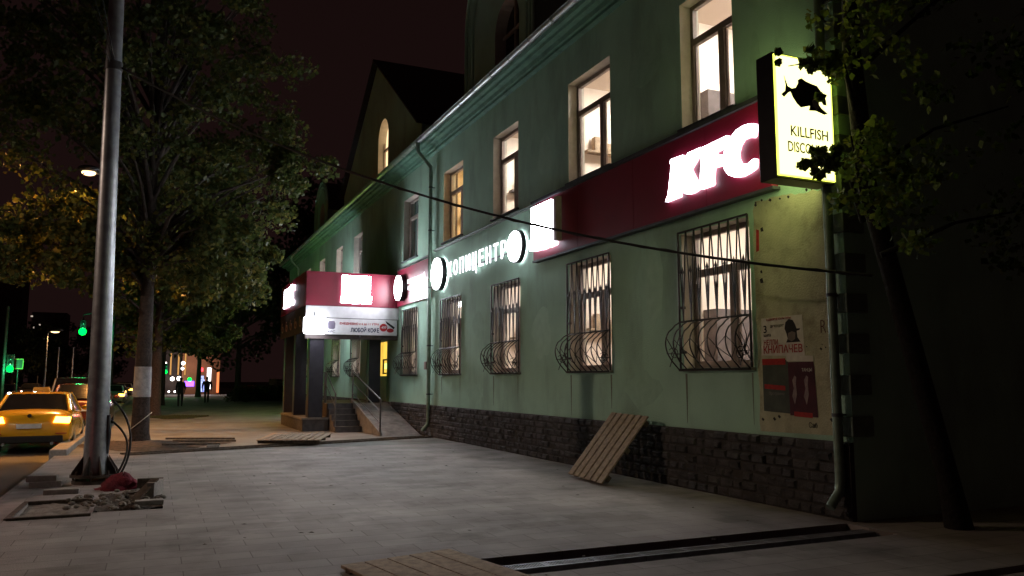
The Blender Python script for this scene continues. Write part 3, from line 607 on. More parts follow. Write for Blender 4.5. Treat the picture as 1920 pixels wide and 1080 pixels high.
ss = thing('round_red_sign', (7.3, 24, 4.6), 'small red board with a glowing round disc and two white text lines beside the downpipe', 'sign')
MB().box(7.30, 7.385, 22.42, 25.85, 4.03, 5.22).build('panel', MT['red'], ss)
disc(ss, 25.1, 4.58, .40, 7.10, 7.27, m=EW)
fit_text('КОПИРОВАЛЬНЫЙ', 24.55, 22.75, 4.66, 4.83, 'w', 7.27, .006, .0).build('letter_row', EL, ss)
fit_text('ЦЕНТР ПЕЧАТИ', 24.5, 22.55, 4.43, 4.58, 'w', 7.27, .006, .0).build('letter_row', EL, ss)

# ---- yellow projecting light box
ks = thing('fish_lightbox_sign', (6.82, 7.05, 3.9), 'yellow backlit hanging sign with a black fish and bar name, above the corner downpipe', 'sign')
X0, X1, Z0, Z1 = 6.40, 7.26, 3.93, 5.37
MB().box(X0-.012, X1+.012, 6.925, 7.20, Z0-.03, Z1+.03).build('case', MT['blackm'], ks, bevel=.008)
MB().box(X0+.012, X1-.012, 6.90, 6.924, Z0+.012, Z1-.012).build('lit_face', EY, ks)
MB().box(X0+.012, X1-.012, 7.201, 7.22, Z0+.012, Z1-.012).build('lit_back_face', EYb, ks)
e = MB(); e.box(X0, X0+.011, 6.898, 6.924, Z0, Z1); e.box(X1-.011, X1, 6.898, 6.924, Z0, Z1); e.box(X0+.011, X1-.011, 6.898, 6.924, Z0, Z0+.011); e.box(X0+.011, X1-.011, 6.898, 6.924, Z1-.011, Z1); e.build('lit_edge', EYe, ks)
FISH = [(6.53, 5.12), (6.55, 5.07), (6.58, 5.0), (6.64, 4.98), (6.7, 5.0), (6.74, 5.06), (6.74, 5.1), (6.79, 5.13), (6.86, 5.1), (6.95, 5.08), (7.03, 5.07), (7.1, 5.0), (7.16, 4.92), (7.17, 4.85), (7.12, 4.85), (7.08, 4.9), (7.05, 4.91), (7.05, 4.84), (7.09, 4.8), (7.18, 4.75), (7.13, 4.73), (7.0, 4.76), (6.89, 4.75), (6.91, 4.81), (6.77, 4.77), (6.71, 4.81), (6.65, 4.88), (6.62, 4.94), (6.58, 4.92), (6.52, 4.86), (6.48, 4.89), (6.54, 4.94), (6.55, 5.01)]
GILL = [(7.05, 4.98), (6.98, 4.93), (6.94, 4.87), (6.95, 4.81), (7.01, 4.77), (7.06, 4.81), (7.03, 4.83), (7.01, 4.88), (7.04, 4.93)]
MB().prism(FISH, lambda a, b: (a, 6.894, b), lambda a, b: (a, 6.8995, b)).build('fish_print', MT['fishblk'], ks)
g = MB(); g.prism(GILL, lambda a, b: (a, 6.889, b), lambda a, b: (a, 6.893, b)); g.tube([(7.12, 6.888, 4.92), (7.12, 6.893, 4.92)], .022, 12); g.build('gill_print', MT['gill'], ks)
for body, a, b, z0, z1 in (('KILLFISH', 6.60, 7.17, 4.41, 4.535), ('DISCOUNT', 6.55, 7.16, 4.22, 4.345), ('BAR', 6.74, 7.0, 4.05, 4.165)):
    fit_text(body, a, b, z0, z1, 'f', 6.8965, .002, .012).build('lettering', MT['olive'], ks)
bk = MB(); bk.tube([(7.26, 7.06, 5.1), (7.4, 7.06, 5.1)], .025, 6); bk.tube([(7.26, 7.06, 4.2), (7.4, 7.06, 4.2)], .025, 6); bk.build('bracket', MT['trim'], ks)

# ================================================================== ENTRANCE CANOPY
cp = thing('entrance_canopy', (5.9, 26, 3.6), 'red box canopy with dark columns and glowing white logo over the entrance stairs', 'canopy')
MB().box(4.37, XW-.003, 26.0, 31.4, 4.02, 5.08).build('fascia_core', MT['darkred'], cp)
MB().box(4.35, XW-.004, 25.96, 25.995, 4.0, 5.10).build('front_fascia', MT['red'], cp)
MB().box(4.33, 4.365, 25.99, 31.42, 4.0, 5.10).build('side_fascia', MT['red'], cp)
MB().box(4.345, XW-.004, 25.95, 26.01, 3.60, 3.985).build('white_band', MT['white'], cp)
b_ = MB(); b_.box(4.33, 4.40, 26.02, 31.4, 3.15, 3.98); b_.build('side_apron', mat('brown_apron', (.045, .03, .025), (.02, .014, .012), scale=8), cp)
sc = MB()
for k in range(5):
    yc = 26.8+k*1.0; pts = [(4.32, yc+(.03+.016*j)*math.cos(j*.5), 3.5+(.03+.012*j)*math.sin(j*.5)) for j in range(16)]; sc.tube(pts, .018, 5)
sc.build('gilt_ornament', mat('gilt_paint', (.3, .15, .06), rough=.4), cp)
MB().box(4.36, XW-.004, 26.06, 31.35, 3.88, 3.98).build('soffit', MT['purple'], cp)
MB().box(4.36, XW-.004, 26.03, 26.2, 2.93, 3.12).build('front_beam', mat('brown_beam', (.10, .08, .08)), cp)
for (a, b, c_, d_, z0) in ((4.52, 4.98, 26.1, 26.5, .4), (4.42, 4.82, 28.3, 28.65, .4), (4.42, 4.82, 30.6, 30.95, .4), (6.62, 7.02, 26.75, 27.1, .86)):
    MB().box(a, b, c_, d_, z0, 3.88).build('column', MT['purple'], cp, bevel=.015)
logo_box(cp, lambda a, b, d: (5.46+a, 25.955-d, 4.10+b), .93, .90, EWs, 1)
logo_box(cp, lambda a, b, d: (6.4-a, 31.405+d, 4.10+b), .93, .90, EWs, 1)
# KFC letters on the street side
def remap(poly): return [(30.15-(10.1-a)*1.0*(2.05/2.2), 4.2+(b-4.38)*1.08) for a, b in poly]
for poly in (K, FF, CC): glow_sides(MB().prism(remap(poly), lambda a, b: (4.25, a, b), lambda a, b: (4.325, a, b)).build('letter', EWs, cp), 0)

lb = thing('square_light_box', (4.6, 25.75, 3.35), 'blazing white rounded light box hung under the left corner of the red canopy', 'light box')
MB().box(4.24, 4.93, 25.60, 25.80, 3.06, 3.60).build('lit_face', EB, lb, bevel=.06)
MB().tube([(4.6, 25.7, 3.55), (4.6, 25.97, 3.78)], .02, 6).build('bracket', MT['trim'], lb)
bn = thing('breakfast_banner', (6.1, 25.9, 3.3), 'white banner with red and navy Cyrillic coffee offer under the white canopy band', 'banner')
MB().box(4.96, 7.33, 25.90, 25.925, 3.07, 3.585).build('sheet', MT['white'], bn)
fit_text('ЕЖЕДНЕВНО с 6 до 11 УТРА', 5.42, 6.72, 3.38, 3.47, 'f', 25.896, .001, .03).build('lettering', MT['redp'], bn)
fit_text('ЛЮБОЙ КОФЕ', 5.78, 6.72, 3.15, 3.34, 'f', 25.896, .001, .035).build('lettering', MT['navy'], bn)
fit_text('KFC', 5.04, 5.28, 3.13, 3.20, 'f', 25.896, .001, .01, ).build('lettering', MT['navy'], bn)
em = MB(); em.prism([(5.05, 3.26), (5.10, 3.24), (5.22, 3.24), (5.27, 3.27), (5.28, 3.42), (5.25, 3.50), (5.07, 3.50), (5.04, 3.42)], lambda a, b: (a, 25.894, b), lambda a, b: (a, 25.899, b)); em.build('emblem_patch', mat('grey_emblem', (.16, .14, .2)), bn)
pr_ = MB(); pr_.prism([(6.87+.13*math.cos(2*PI*k/24), 3.33+.13*math.sin(2*PI*k/24)) for k in range(24)], lambda a, b: (a, 25.893, b), lambda a, b: (a, 25.899, b)); pr_.prism([(7.1+.12*math.cos(2*PI*k/24), 3.24+.07*math.sin(2*PI*k/24)) for k in range(24)], lambda a, b: (a, 25.893, b), lambda a, b: (a, 25.899, b)); pr_.build('price_disc', MT['redp'], bn)
fit_text('-49Р', 6.77, 6.97, 3.29, 3.38, 'f', 25.890, .001, .008).build('lettering', MT['white'], bn)
MB().prism([(6.93, 3.56), (7.25, 3.35), (7.22, 3.28), (6.98, 3.46)], lambda a, b: (a, 25.893, b), lambda a, b: (a, 25.899, b)).build('cup_print', MT['ink'], bn)
MB().tube([(4.95, 25.95, 3.60), (7.35, 25.95, 3.60)], .014, 6).tube([(6.1, 25.95, 3.0), (6.1, 25.95, 3.08)], .02, 6).build('banner_rod', MT['steel'], bn)

# ---- porch
po = thing('entrance_porch', (6.0, 27, 0), 'dark stone entrance steps, column plinth and wheelchair ramp under the canopy', 'steps')
m = MB()
for k in range(5): m.box(5.18, 6.0, 25.02+k*.32, 26.62, k*.17+.0, (k+1)*.17)
m.build('steps', MT['concd'], po)
nz_ = MB()
for k in range(5): nz_.box(5.19, 5.99, 25.0+k*.32, 25.045+k*.32, (k+1)*.17+.001, (k+1)*.17+.012)
nz_.build('step_nosing', MT['conc'], po)
MB().box(5.18, XW-.08, 26.625, 31.2, 0, .845).build('platform', MT['concd'], po)
MB().box(4.34, 5.14, 25.98, 30.6, 0, .36).build('column_plinth', MT['concd'], po).name = 'column_plinth'
MB().box(4.30, 5.17, 25.94, 30.64, .362, .42).build('plinth_slab', MT['conc'], po)
rp = MB(); rp.add([(6.075, 22.9, 0), (7.25, 22.9, 0), (7.25, 26.62, .845), (6.075, 26.62, .845), (6.075, 26.62, 0), (7.25, 26.62, 0)], [(0, 1, 2, 3), (0, 3, 4), (1, 5, 2), (0, 4, 5, 1), (3, 2, 5, 4)]); rp.build('ramp', MT['conc'], po)
rw = MB(); rw.prism([(22.85, 0), (26.62, 0), (26.62, .97), (26.4, .95), (22.85, .10)], lambda a, b: (6.005, a, b), lambda a, b: (6.07, a, b)); rw.build('ramp_side', MT['conc'], po)
def rail(name, pts, zpost, label, hs=(1.0, .68)):
    m = MB(); t = thing(name, pts[0], label, 'handrail', 'steel handrails at the entrance')
    for p_ in pts: m.tube([p_, (p_[0], p_[1], p_[2]+hs[0])], .026, 8)
    m.build('post', MT['steel'], t)
    for h in hs: m2 = MB(); m2.tube([(p_[0], p_[1], p_[2]+h) for p_ in pts], .022 if h == hs[0] else .016, 8); m2.build('bar', MT['steel'], t)
rail('handrail', [(6.03, 22.9, .05), (6.03, 26.5, .86)], 0, 'long sloping steel handrail of three bars along the entrance ramp', (1.0, .65, .32))
rail('handrail', [(5.20, 25.2, .17), (5.20, 26.75, .86)], 0, 'short steep steel handrail on the left side of the entrance steps', (1.0, .6))
rail('handrail', [(5.20, 26.95, .86), (5.20, 31.0, .86)], 0, 'level steel guard rail along the outer side of the porch platform', (1.0, .6, .3))

# ================================================================== POSTERS
ps = thing('concert_poster', (7.39, 7.98, 1.9), 'white concert poster with red Cyrillic name and a head portrait, stuck above the dark posters', 'poster')
MB().add([(7.388, 8.42, 1.93), (7.388, 7.64, 1.90), (7.388, 7.66, 2.42), (7.388, 8.40, 2.42)], [(0, 1, 2, 3)]).add([(7.3885, 8.40, 2.42), (7.386, 7.66, 2.42), (7.386, 7.66, 1.95)], [(0, 1, 2)]).build('sheet', MT['poster'], ps)
for body, a, b, z0, z1, mm in (('В ДВОРЦЕ КУЛЬТУРЫ', 8.30, 7.85, 2.375, 2.41, 'posterr'), ('3', 8.36, 8.30, 2.22, 2.32, 'ink'), ('ДК "КОНЦЕРТ"', 8.23, 7.98, 2.28, 2.32, 'ink'), ('МАРТА', 8.36, 8.22, 2.17, 2.205, 'ink'), ('НЕЛЛИ', 8.36, 8.10, 2.06, 2.13, 'posterr'), ('КНИПАЧЕВ', 8.37, 7.67, 1.95, 2.055, 'posterr')):
    fit_text(body, a, b, z0, z1, 'w', 7.3835, .0005, .012).build('lettering', MT[mm], ps)
hd = [(7.95, 2.08), (7.92, 2.13), (7.94, 2.20), (7.97, 2.26), (7.95, 2.34), (7.89, 2.38), (7.82, 2.36), (7.78, 2.30), (7.76, 2.25), (7.70, 2.25), (7.71, 2.23), (7.76, 2.22), (7.75, 2.14), (7.70, 2.08)]
MB().prism(hd, lambda a, b: (7.3838, a, b), lambda a, b: (7.386, a, b)).build('portrait_print', MT['ink'], ps)
MB().prism([(7.92, 2.12), (7.91, 2.2), (7.84, 2.22), (7.78, 2.2), (7.79, 2.12), (7.85, 2.09)], lambda a, b: (7.3828, a, b), lambda a, b: (7.3836, a, b)).build('portrait_face', mat('poster_face', (.2, .16, .14)), ps)
pw = thing('dark_poster_wall', (7.39, 7.9, 1.15), 'green and maroon posters with pale dancing figures, pasted side by side below the white poster', 'poster')
MB().add([(7.389, 8.41, 1.20), (7.389, 7.92, 1.18), (7.389, 7.94, 1.86), (7.389, 8.41, 1.87)], [(0, 1, 2, 3)]).build('left_sheet', MT['posterg'], pw)
MB().add([(7.3875, 7.93, 1.16), (7.3875, 7.46, 1.15), (7.3875, 7.50, 1.83), (7.3875, 7.94, 1.83)], [(0, 1, 2, 3)]).build('right_sheet', MT['posterm'], pw)
MB().add([(7.3865, 8.41, 1.80), (7.3865, 7.98, 1.80), (7.3865, 7.98, 1.88), (7.3865, 8.41, 1.88)], [(0, 1, 2, 3)]).add([(7.3865, 8.38, 1.55), (7.3865, 8.0, 1.53), (7.3865, 8.0, 1.47), (7.3865, 8.38, 1.49)], [(0, 1, 2, 3)]).add([(7.3865, 7.86, 1.15), (7.3865, 7.55, 1.14), (7.3865, 7.55, 1.20), (7.3865, 7.86, 1.21)], [(0, 1, 2, 3)]).build('red_bars', MT['posterr'], pw)
MB().add([(7.3863, 7.96, 1.84), (7.3863, 7.50, 1.83), (7.3863, 7.50, 1.90), (7.3863, 7.96, 1.91)], [(0, 1, 2, 3)]).build('paper_strip', MT['poster'], pw)
fg = MB()
for yc in (7.83, 7.63):
    fg.prism([(yc, 1.66), (yc+.04, 1.60), (yc+.02, 1.50), (yc+.05, 1.40), (yc+.01, 1.30), (yc-.03, 1.42), (yc-.02, 1.55), (yc-.03, 1.64)], lambda a, b: (7.3855, a, b), lambda a, b: (7.387, a, b))
fg.build('figure_print', MT['flesh'], pw)
fit_text('Программа', 8.30, 8.02, 1.40, 1.45, 'w', 7.3865, .0004, 0).build('lettering', mat('grey_ink', (.25, .25, .23)), pw)
fit_text('ТАНЦЫ', 7.70, 7.53, 1.70, 1.75, 'w', 7.385, .0004, .01).build('lettering', MT['poster'], pw)
gf = MB(); gf.v, gf.f, gf.sm = (lambda q: (q.v, q.f, q.sm))(fit_text('R3', 7.36, 7.20, 2.17, 2.33, 'w', 7.388, .001, -.02)); tag(gf.build('graffiti', mat('faint_red_marker', (.14, .03, .025))), 'faint red scrawl painted on plaster beside the corner downpipe', 'graffiti')
tag(fit_text('Саб', 7.62, 7.48, 1.02, 1.09, 'w', 7.388, .001, .0).build('graffiti', MT['ink']), 'small black scrawl on bare plaster under the maroon poster', 'graffiti')
eb = MB().box(7.33, 7.399, 22.75, 22.93, 1.92, 2.15); tag(eb.build('wall_box', mat('pinkish_box', (.3, .2, .18)), bevel=.01), 'small pinkish meter box on the green wall left of the downpipe', 'box')

# ================================================================== POLE, CABLES
pole = thing('utility_pole', (-.77, 14.41, 0), 'tall tapering grey steel pole with bolted flange beside the kerb', 'pole')
zz = [0.14, .3, 1, 3, 6, 10, 12]
MB().tube([(-.77-.012*z, 14.41, z) for z in zz], [.205, .185, .165, .148, .128, .105, .095], 28).build('shaft', MT['pole'], pole)
fl = MB(); fl.tube([(-.77, 14.41, .10), (-.77, 14.41, .14)], .36, 24); fl.tube([(-.77, 14.41, -.12), (-.77, 14.41, .05)], .33, 20)
for k in range(8):
    a = 2*PI*k/8+.3; c_, s_ = math.cos(a), math.sin(a)
    fl.prism([(.17, .14), (.35, .14), (.34, .18), (.185, .42)], lambda r_, z_: (-.77+c_*r_-s_*.006, 14.41+s_*r_+c_*.006, z_), lambda r_, z_: (-.77+c_*r_+s_*.006, 14.41+s_*r_-c_*.006, z_))
    b = a+.35; fl.tube([(-.77+.31*math.cos(b), 14.41+.31*math.sin(b), .05), (-.77+.31*math.cos(b), 14.41+.31*math.sin(b), .20)], .02, 6)
fl.build('flange', MT['rust'], pole)
MB().tube([(-.77+.150, 14.34, .45), (-.77+.158, 14.34, .75), (-.77+.146, 14.34, 1.05)], [.03, .045, .03], 6).build('hatch_cover', MT['trim'], pole)
band = MB(); band.tube([(-.85, 14.41, 6.72), (-.85, 14.41, 6.86)], .139, 20); band.tube([(-.9, 14.3, 6.8), (-.98, 14.2, 6.98), (-.88, 14.2, 7.02), (-.84, 14.28, 6.9)], .012, 6); band.build('clamp_band', MT['steel'], pole)
cb = MB()
for (a, b, c_) in (((-.60, 14.38, 1.30), (-.30, 14.2, .75), (-.42, 14.1, .12)), ((-.60, 14.36, .98), (-.38, 14.2, .62), (-.48, 14.05, .10))):
    a, b, c_ = map(Vector, (a, b, c_)); pts = [a*(1-t)**3+(a+Vector((.30, 0, -.25)))*3*t*(1-t)**2+(c_+Vector((.25, 0, .45)))*3*t*t*(1-t)+c_*t**3 for t in [k/14 for k in range(15)]]
    cb.tube(pts, .017, 7)
tag(cb.build('loose_cable', MT['rubber']), 'two thick black cables looping from the steel pole down to the red cloth', 'cable')
def catenary(a, b, sag, r, n=40, lumps=0):
    a, b = Vector(a), Vector(b); m = MB(); pts = []
    for k in range(n+1):
        t = k/n; q = a.lerp(b, t); q.z -= 4*sag*t*(1-t); pts.append(q)
    m.tube(pts, r, 6); return m, pts
mc, pts = catenary((-.72, 14.36, 6.77), (7.12, 6.32, 2.74), .62, .018)
# wrapped second strand
tw = MB(); tw.tube([p_+Vector((.016*math.cos(i*2.2), 0, .016*math.sin(i*2.2))) for i, p_ in enumerate(pts)], .010, 5); mc.add(tw.v, tw.f, True)
tag(mc.build('overhead_cable', MT['cable']), 'thick black cable sagging across the facade from the pole to the right edge', 'cable')
mc, _ = catenary((-.86, 14.30, 6.85), (-6, 10, 24), .5, .008); tag(mc.build('thin_wire', MT['trim']), 'thin wire rising steeply left from the pole clamp, left of its twin', 'wire', 'thin wires above the pole')
mc, _ = catenary((-.84, 14.30, 6.85), (-4.5, 9, 24), .3, .008); tag(mc.build('thin_wire', MT['trim']), 'thin wire rising from the pole clamp, nearer the pole than its twin', 'wire', 'thin wires above the pole')

# ================================================================== SITE DEBRIS
def slab(x, y, z, w, d_, h, rz, m_, label, cat, name, tilt=0, group=None):
    mb = MB().box(-w/2, w/2, -d_/2, d_/2, 0, h); o = mb.build(name, m_, bevel=.006); o.location = (x, y, z); o.rotation_euler = (tilt, 0, rz); return tag(o, label, cat, group)
slab(-1.42, 14.15, .0, .42, .20, .085, .05, MT['kerb'], 'grey paving block lying at the bottom of the two-block stack near the kerb', 'paving block', 'paving_block', group='loose paving blocks')
slab(-1.47, 14.18, .088, .40, .19, .085, -.04, MT['kerb'], 'grey paving block on top of the stack left of the steel pole', 'paving block', 'paving_block', group='loose paving blocks')
slab(-1.12, 13.2, .0, .44, .16, .07, .02, MT['kerb'], 'flat paving block in front of the pole flange', 'paving block', 'paving_block', group='loose paving blocks')
slab(.09, 12.35, .0, .10, .5, .22, -.25, MT['kerb'], 'upright paving slab standing on its edge beside the dug hole', 'paving block', 'paving_block', group='loose paving blocks')
slab(.02, 11.62, -.0, .34, .16, .06, .03, MT['kerb'], 'paving block half over the right rim of the dug hole', 'paving block', 'paving_block', group='loose paving blocks')
# frame boards round the mortar patch
fb = MB(); fb.obox((-1.47, 10.92, -.02), (.86, 0, 0), (0, .07, 0), (0, 0, .05)); fb.obox((-1.47, 12.33, -.02), (.8, .0, 0), (0, .06, 0), (0, 0, .045)); fb.obox((-1.50, 10.98, -.02), (.06, 0, 0), (.02, 1.36, 0), (0, 0, .04))
tag(fb.build('board_frame', MT['woodd']), 'dark boards framing the square of rough mortar near the pole', 'board')
def mound(name, x0, x1, y0, y1, zb, amp, m_, nx=22, ny=22, seed=1):
    rg = np.random.default_rng(seed); mb = MB(); vs = []
    G = rg.random((6, 6))
    for j in range(ny+1):
        for i in range(nx+1):
            u, v = i/nx*4.999, j/ny*4.999; iu, iv = int(u), int(v); fu, fv = u-iu, v-iv
            hh = (G[iv, iu]*(1-fu)+G[iv, iu+1]*fu)*(1-fv)+(G[iv+1, iu]*(1-fu)+G[iv+1, iu+1]*fu)*fv
            vs.append((x0+(x1-x0)*i/nx, y0+(y1-y0)*j/ny, zb+amp*hh+rg.uniform(-.008, .008)))
    mb.add(vs, [(j*(nx+1)+i, j*(nx+1)+i+1, (j+1)*(nx+1)+i+1, (j+1)*(nx+1)+i) for j in range(ny) for i in range(nx)], True); return mb.build(name, m_)
tag(mound('mortar_bed', -1.419, -.661, 11.001, 12.349, -.06, .055, MT['sand'], seed=4), 'rough grey mortar bed filling the framed square near the pole', 'mortar', kind='stuff')
tag(mound('soil_heap', -.60, .18, 11.2, 12.9, -.11, .16, MT['dirt'], seed=9), 'brown soil in the hole dug beside the pole', 'soil', kind='stuff')
rub = MB()
for k in range(90):
    x, y = random.gauss(-.35, .28), random.gauss(12.0, .42); s_ = random.uniform(.015, .06)
    q = MB().sphere((0, 0, 0), s_, 6, 4, (1, random.uniform(.6, 1), .6)); rub.add([(v[0]*random.uniform(.75, 1.2)+x, v[1]*random.uniform(.75, 1.2)+y, v[2]+.02) for v in q.v], q.f)
tag(rub.build('rubble', MT['sand']), 'loose mortar lumps and stones scattered round the dug hole', 'rubble', kind='stuff')
rg = MB(); n1, n2 = 16, 7; vs = []
for j in range(n2+1):
    for i in range(n1):
        a = 2*PI*i/n1; t = j/n2; r_ = (.23*math.cos(t*PI/2)**.6+.012)*(1+.20*math.sin(3*a+j*.9)+.12*math.sin(7*a+2*j)); vs.append((-.42+1.15*r_*math.cos(a)+.07*t, 13.4+.8*r_*math.sin(a), -.01+.24*t**1.2+.03*math.sin(5*a+j*1.7)))
rg.add(vs, [(j*n1+i, j*n1+(i+1) % n1, (j+1)*n1+(i+1) % n1, (j+1)*n1+i) for j in range(n2) for i in range(n1)], True)
tag(rg.build('red_cloth', MT['cloth']), 'crumpled dark red cloth heaped where the loose cables meet the ground', 'cloth')
for a_, b_, c_, d_, lab in (((-.28, 12.55, .02), (.42, -.15, .02), (.03, .10, .0), (0, 0, .03), 'short dark board lying flat across the far side of the dug hole'), ((-.22, 12.0, .0), (.25, .28, .24), (.10, -.06, 0), (0, -.01, .025), 'dark board piece slanting up out of the dug hole'), ((-.15, 13.2, .02), (.35, -.02, 0), (0, .09, 0), (0, 0, .14), 'thick dark board end standing behind the dug hole beside the red cloth')):
    tag(MB().obox(a_, b_, c_, d_).build('broken_board', MT['woodd']), lab, 'board', 'broken boards in the dug hole')
# leaves and litter on pavement
lt = MB()
for (x, y) in [(random.uniform(-1.2, 6.8), random.uniform(6, 19)) for _ in range(46)]+[(1.9, 14.6), (4.1, 16.1), (4.5, 15.2), (3.1, 12.6), (5.2, 13.2), (2.2, 10.6), (4.6, 10.9), (1.0, 9.6), (3.7, 17.8), (4.0, 17.9), (4.2, 17.6), (1.6, 8.8), (5.5, 10.1), (3.3, 9.1)]:
    a = random.uniform(0, PI); q = random.uniform(.02, .045); lt.add([(x+q*math.cos(a), y+q*math.sin(a), .004), (x-q*.5*math.sin(a), y+q*.5*math.cos(a), .012), (x-q*math.cos(a), y-q*math.sin(a), .004), (x+q*.5*math.sin(a), y-q*.5*math.cos(a), .007)], [(0, 1, 2, 3)])
tag(lt.build('fallen_leaves', MT['woodd']), 'dead leaves scattered on the grey paving', 'leaves', kind='stuff')
# boards by the tree bed
for i, (x, y, l, a, lab) in enumerate(((.9, 20.9, 1.3, .12, 'short dark board lying nearest on the soil by the near tree'), (1.25, 21.9, 1.5, .05, 'middle dark board lying on the soil right of the near tree'), (1.2, 22.8, 1.7, .02, 'farthest dark board lying on the soil right of the near tree'))):
    mb = MB().box(-l/2, l/2, -.06, .06, 0, .045); o = mb.build('loose_board', MT['woodd']); o.location = (x, y, .06); o.rotation_euler = (0, .03, a); tag(o, lab, 'board', 'boards by the near tree')
o = MB().box(-.14, .14, -.06, .06, 0, .09).build('paving_block', MT['kerb'], bevel=.006); o.location = (1.35, 20.35, .0); tag(o, 'pale paving block at the end of the boards by the near tree', 'paving block', 'loose paving blocks')

# ================================================================== PALLETS
def pallet(n, L, Wd, label, m_, name='wooden_pallet'):
    """slats run along local Y, spaced along X; battens below"""
    t = thing(name, (0, 0, 0), label, 'pallet', 'wooden pallets'); w = Wd/(n*1.0+(n-1)*.28); gap = w*.28
    for k in range(n):
        x = -Wd/2+k*(w+gap); s_ = MB(); jit = random.uniform(-.02, .02); s_.box(x, x+w, -L/2+jit, L/2+jit, .045, .07); s_.build('slat', m_, t, bevel=.003)
    for yy_ in (-L/2+.12, 0, L/2-.12): MB().box(-Wd/2+.01, Wd/2-.01, yy_-.045, yy_+.045, -.03, .043).build('batten', MT['woodd'], t, bevel=.003)
    return t
t = pallet(6, 1.30, 1.22, 'slatted wooden pallet leaning against the stone plinth under a grilled window', MT['wood'])
# leaning: bottom edge y 10.75..12.1 at x 6.4 ; top edge at wall x 7.22
bl, br, tl, tr_ = Vector((6.42, 12.05, 0.0)), Vector((6.36, 10.80, 0.0)), Vector((7.20, 11.95, .96)), Vector((7.20, 10.72, .98))
ux = (br-bl).normalized(); uy = ((tl+tr_)/2-(bl+br)/2).normalized(); uz = ux.cross(uy).normalized(); uy = uz.cross(ux)
cen = (bl+br+tl+tr_)/4
if uz.x > 0: uz = -uz; ux = -ux
Mx = Matrix((ux, uy, uz)).transposed().to_4x4(); Mx.translation = cen+Vector((0, 0, .02)); t.matrix_world = Mx
t = pallet(9, 1.35, 1.55, 'slatted wooden pallet lying flat across the dark strip before the stairs', MT['wood'])
t.location = (3.35, 21.05, .12); t.rotation_euler = (.06, 0, -.42)
# boards over the drain in the foreground
t = thing('boardwalk_pallet', (2.1, 6.6, .0), 'wooden boards laid over the end of the drain at the bottom edge', 'pallet', 'wooden pallets')
a0 = Vector((1.52, 6.98, .02)); ex = Vector((1.00, .24, 0)); ey = Vector((.20, -.98, 0)).normalized()
for k in range(5):
    o_ = a0+ex*(k*.215); MB().obox(o_, ex*.20, ey*1.7, (0, 0, .028)).build('plank', MT['wood'], t, bevel=.004)
MB().obox(a0+ey*.1+Vector((0, 0, -.02)), ex*1.06, ey*.08, (0, 0, .038)).build('batten', MT['woodd'], t)
MB().obox(a0+ey*1.2+Vector((0, 0, -.02)), ex*1.06, ey*.08, (0, 0, .038)).build('batten', MT['woodd'], t)

# ================================================================== DRAINS
def drain(x0, x1, y0, y1, z, label, dx=.5):
    t = thing('drain_grating', (x0, y0, z), label, 'drain'); x = x0
    while x < x1-.02:
        e_ = min(x+dx, x1); m = MB(); m.box(x+.004, e_-.004, y0, y0+.02, z-.05, z); m.box(x+.004, e_-.004, y1-.02, y1, z-.05, z); m.box(x+.004, x+.02, y0+.02, y1-.02, z-.05, z); m.box(e_-.02, e_-.004, y0+.02, y1-.02, z-.05, z)
        q = x+.035
        while q < e_-.03: m.box(q, q+.009, y0+.02, y1-.02, z-.03, z-.001); q += .024
        m.build('grate_section', MT['grate'], t); x = e_
drain(2.76, 7.18, 6.50, 6.68, -.022, 'long slotted metal drain sunk in the dark trench crossing the paving')
tag(MB().box(5.62, 8.58, 4.64, 4.74, -.11, -.05).build('drain_grating', MT['grate']), 'short dark drain strip in the bottom right corner of the paving', 'drain')

# ================================================================== TREES
def leaves(centers, radii, per, size, seed, shape=(1, 1, .8), flat=.5):
    rg = np.random.default_rng(seed); C_ = np.repeat(np.array(centers), per, axis=0); R_ = np.repeat(np.array(radii), per)
    n = len(C_); d = rg.normal(size=(n, 3)); d /= np.linalg.norm(d, axis=1)[:, None]; rr = rg.random(n)**.5
    P = C_+d*(rr*R_)[:, None]*np.array(shape)
    nrm = rg.normal(size=(n, 3)); nrm[:, 2] += flat; nrm /= np.linalg.norm(nrm, axis=1)[:, None]
    a = rg.normal(size=(n, 3)); a[:, 2] -= .7; a -= nrm*(a*nrm).sum(1)[:, None]; a /= np.linalg.norm(a, axis=1)[:, None]; b = np.cross(nrm, a)
    s = size*rg.uniform(.65, 1.25, n); a *= s[:, None]; b *= (s*.42)[:, None]; nn = nrm*(s*.12)[:, None]
    V = np.stack([P-a*.5, P+b-nn*.3-a*.08, P+a*.5-nn, P-b-nn*.3-a*.08], 1).reshape(-1, 3)
    me = bpy.data.meshes.new('leaves'); me.vertices.add(4*n); me.vertices.foreach_set('co', V.astype(np.float32).ravel())
    me.loops.add(4*n); me.loops.foreach_set('vertex_index', np.arange(4*n, dtype=np.int32)); me.polygons.add(n)
    me.polygons.foreach_set('loop_start', np.arange(0, 4*n, 4, dtype=np.int32)); me.polygons.foreach_set('loop_total', np.full(n, 4, dtype=np.int32)); me.update(calc_edges=True); me.validate(); return me
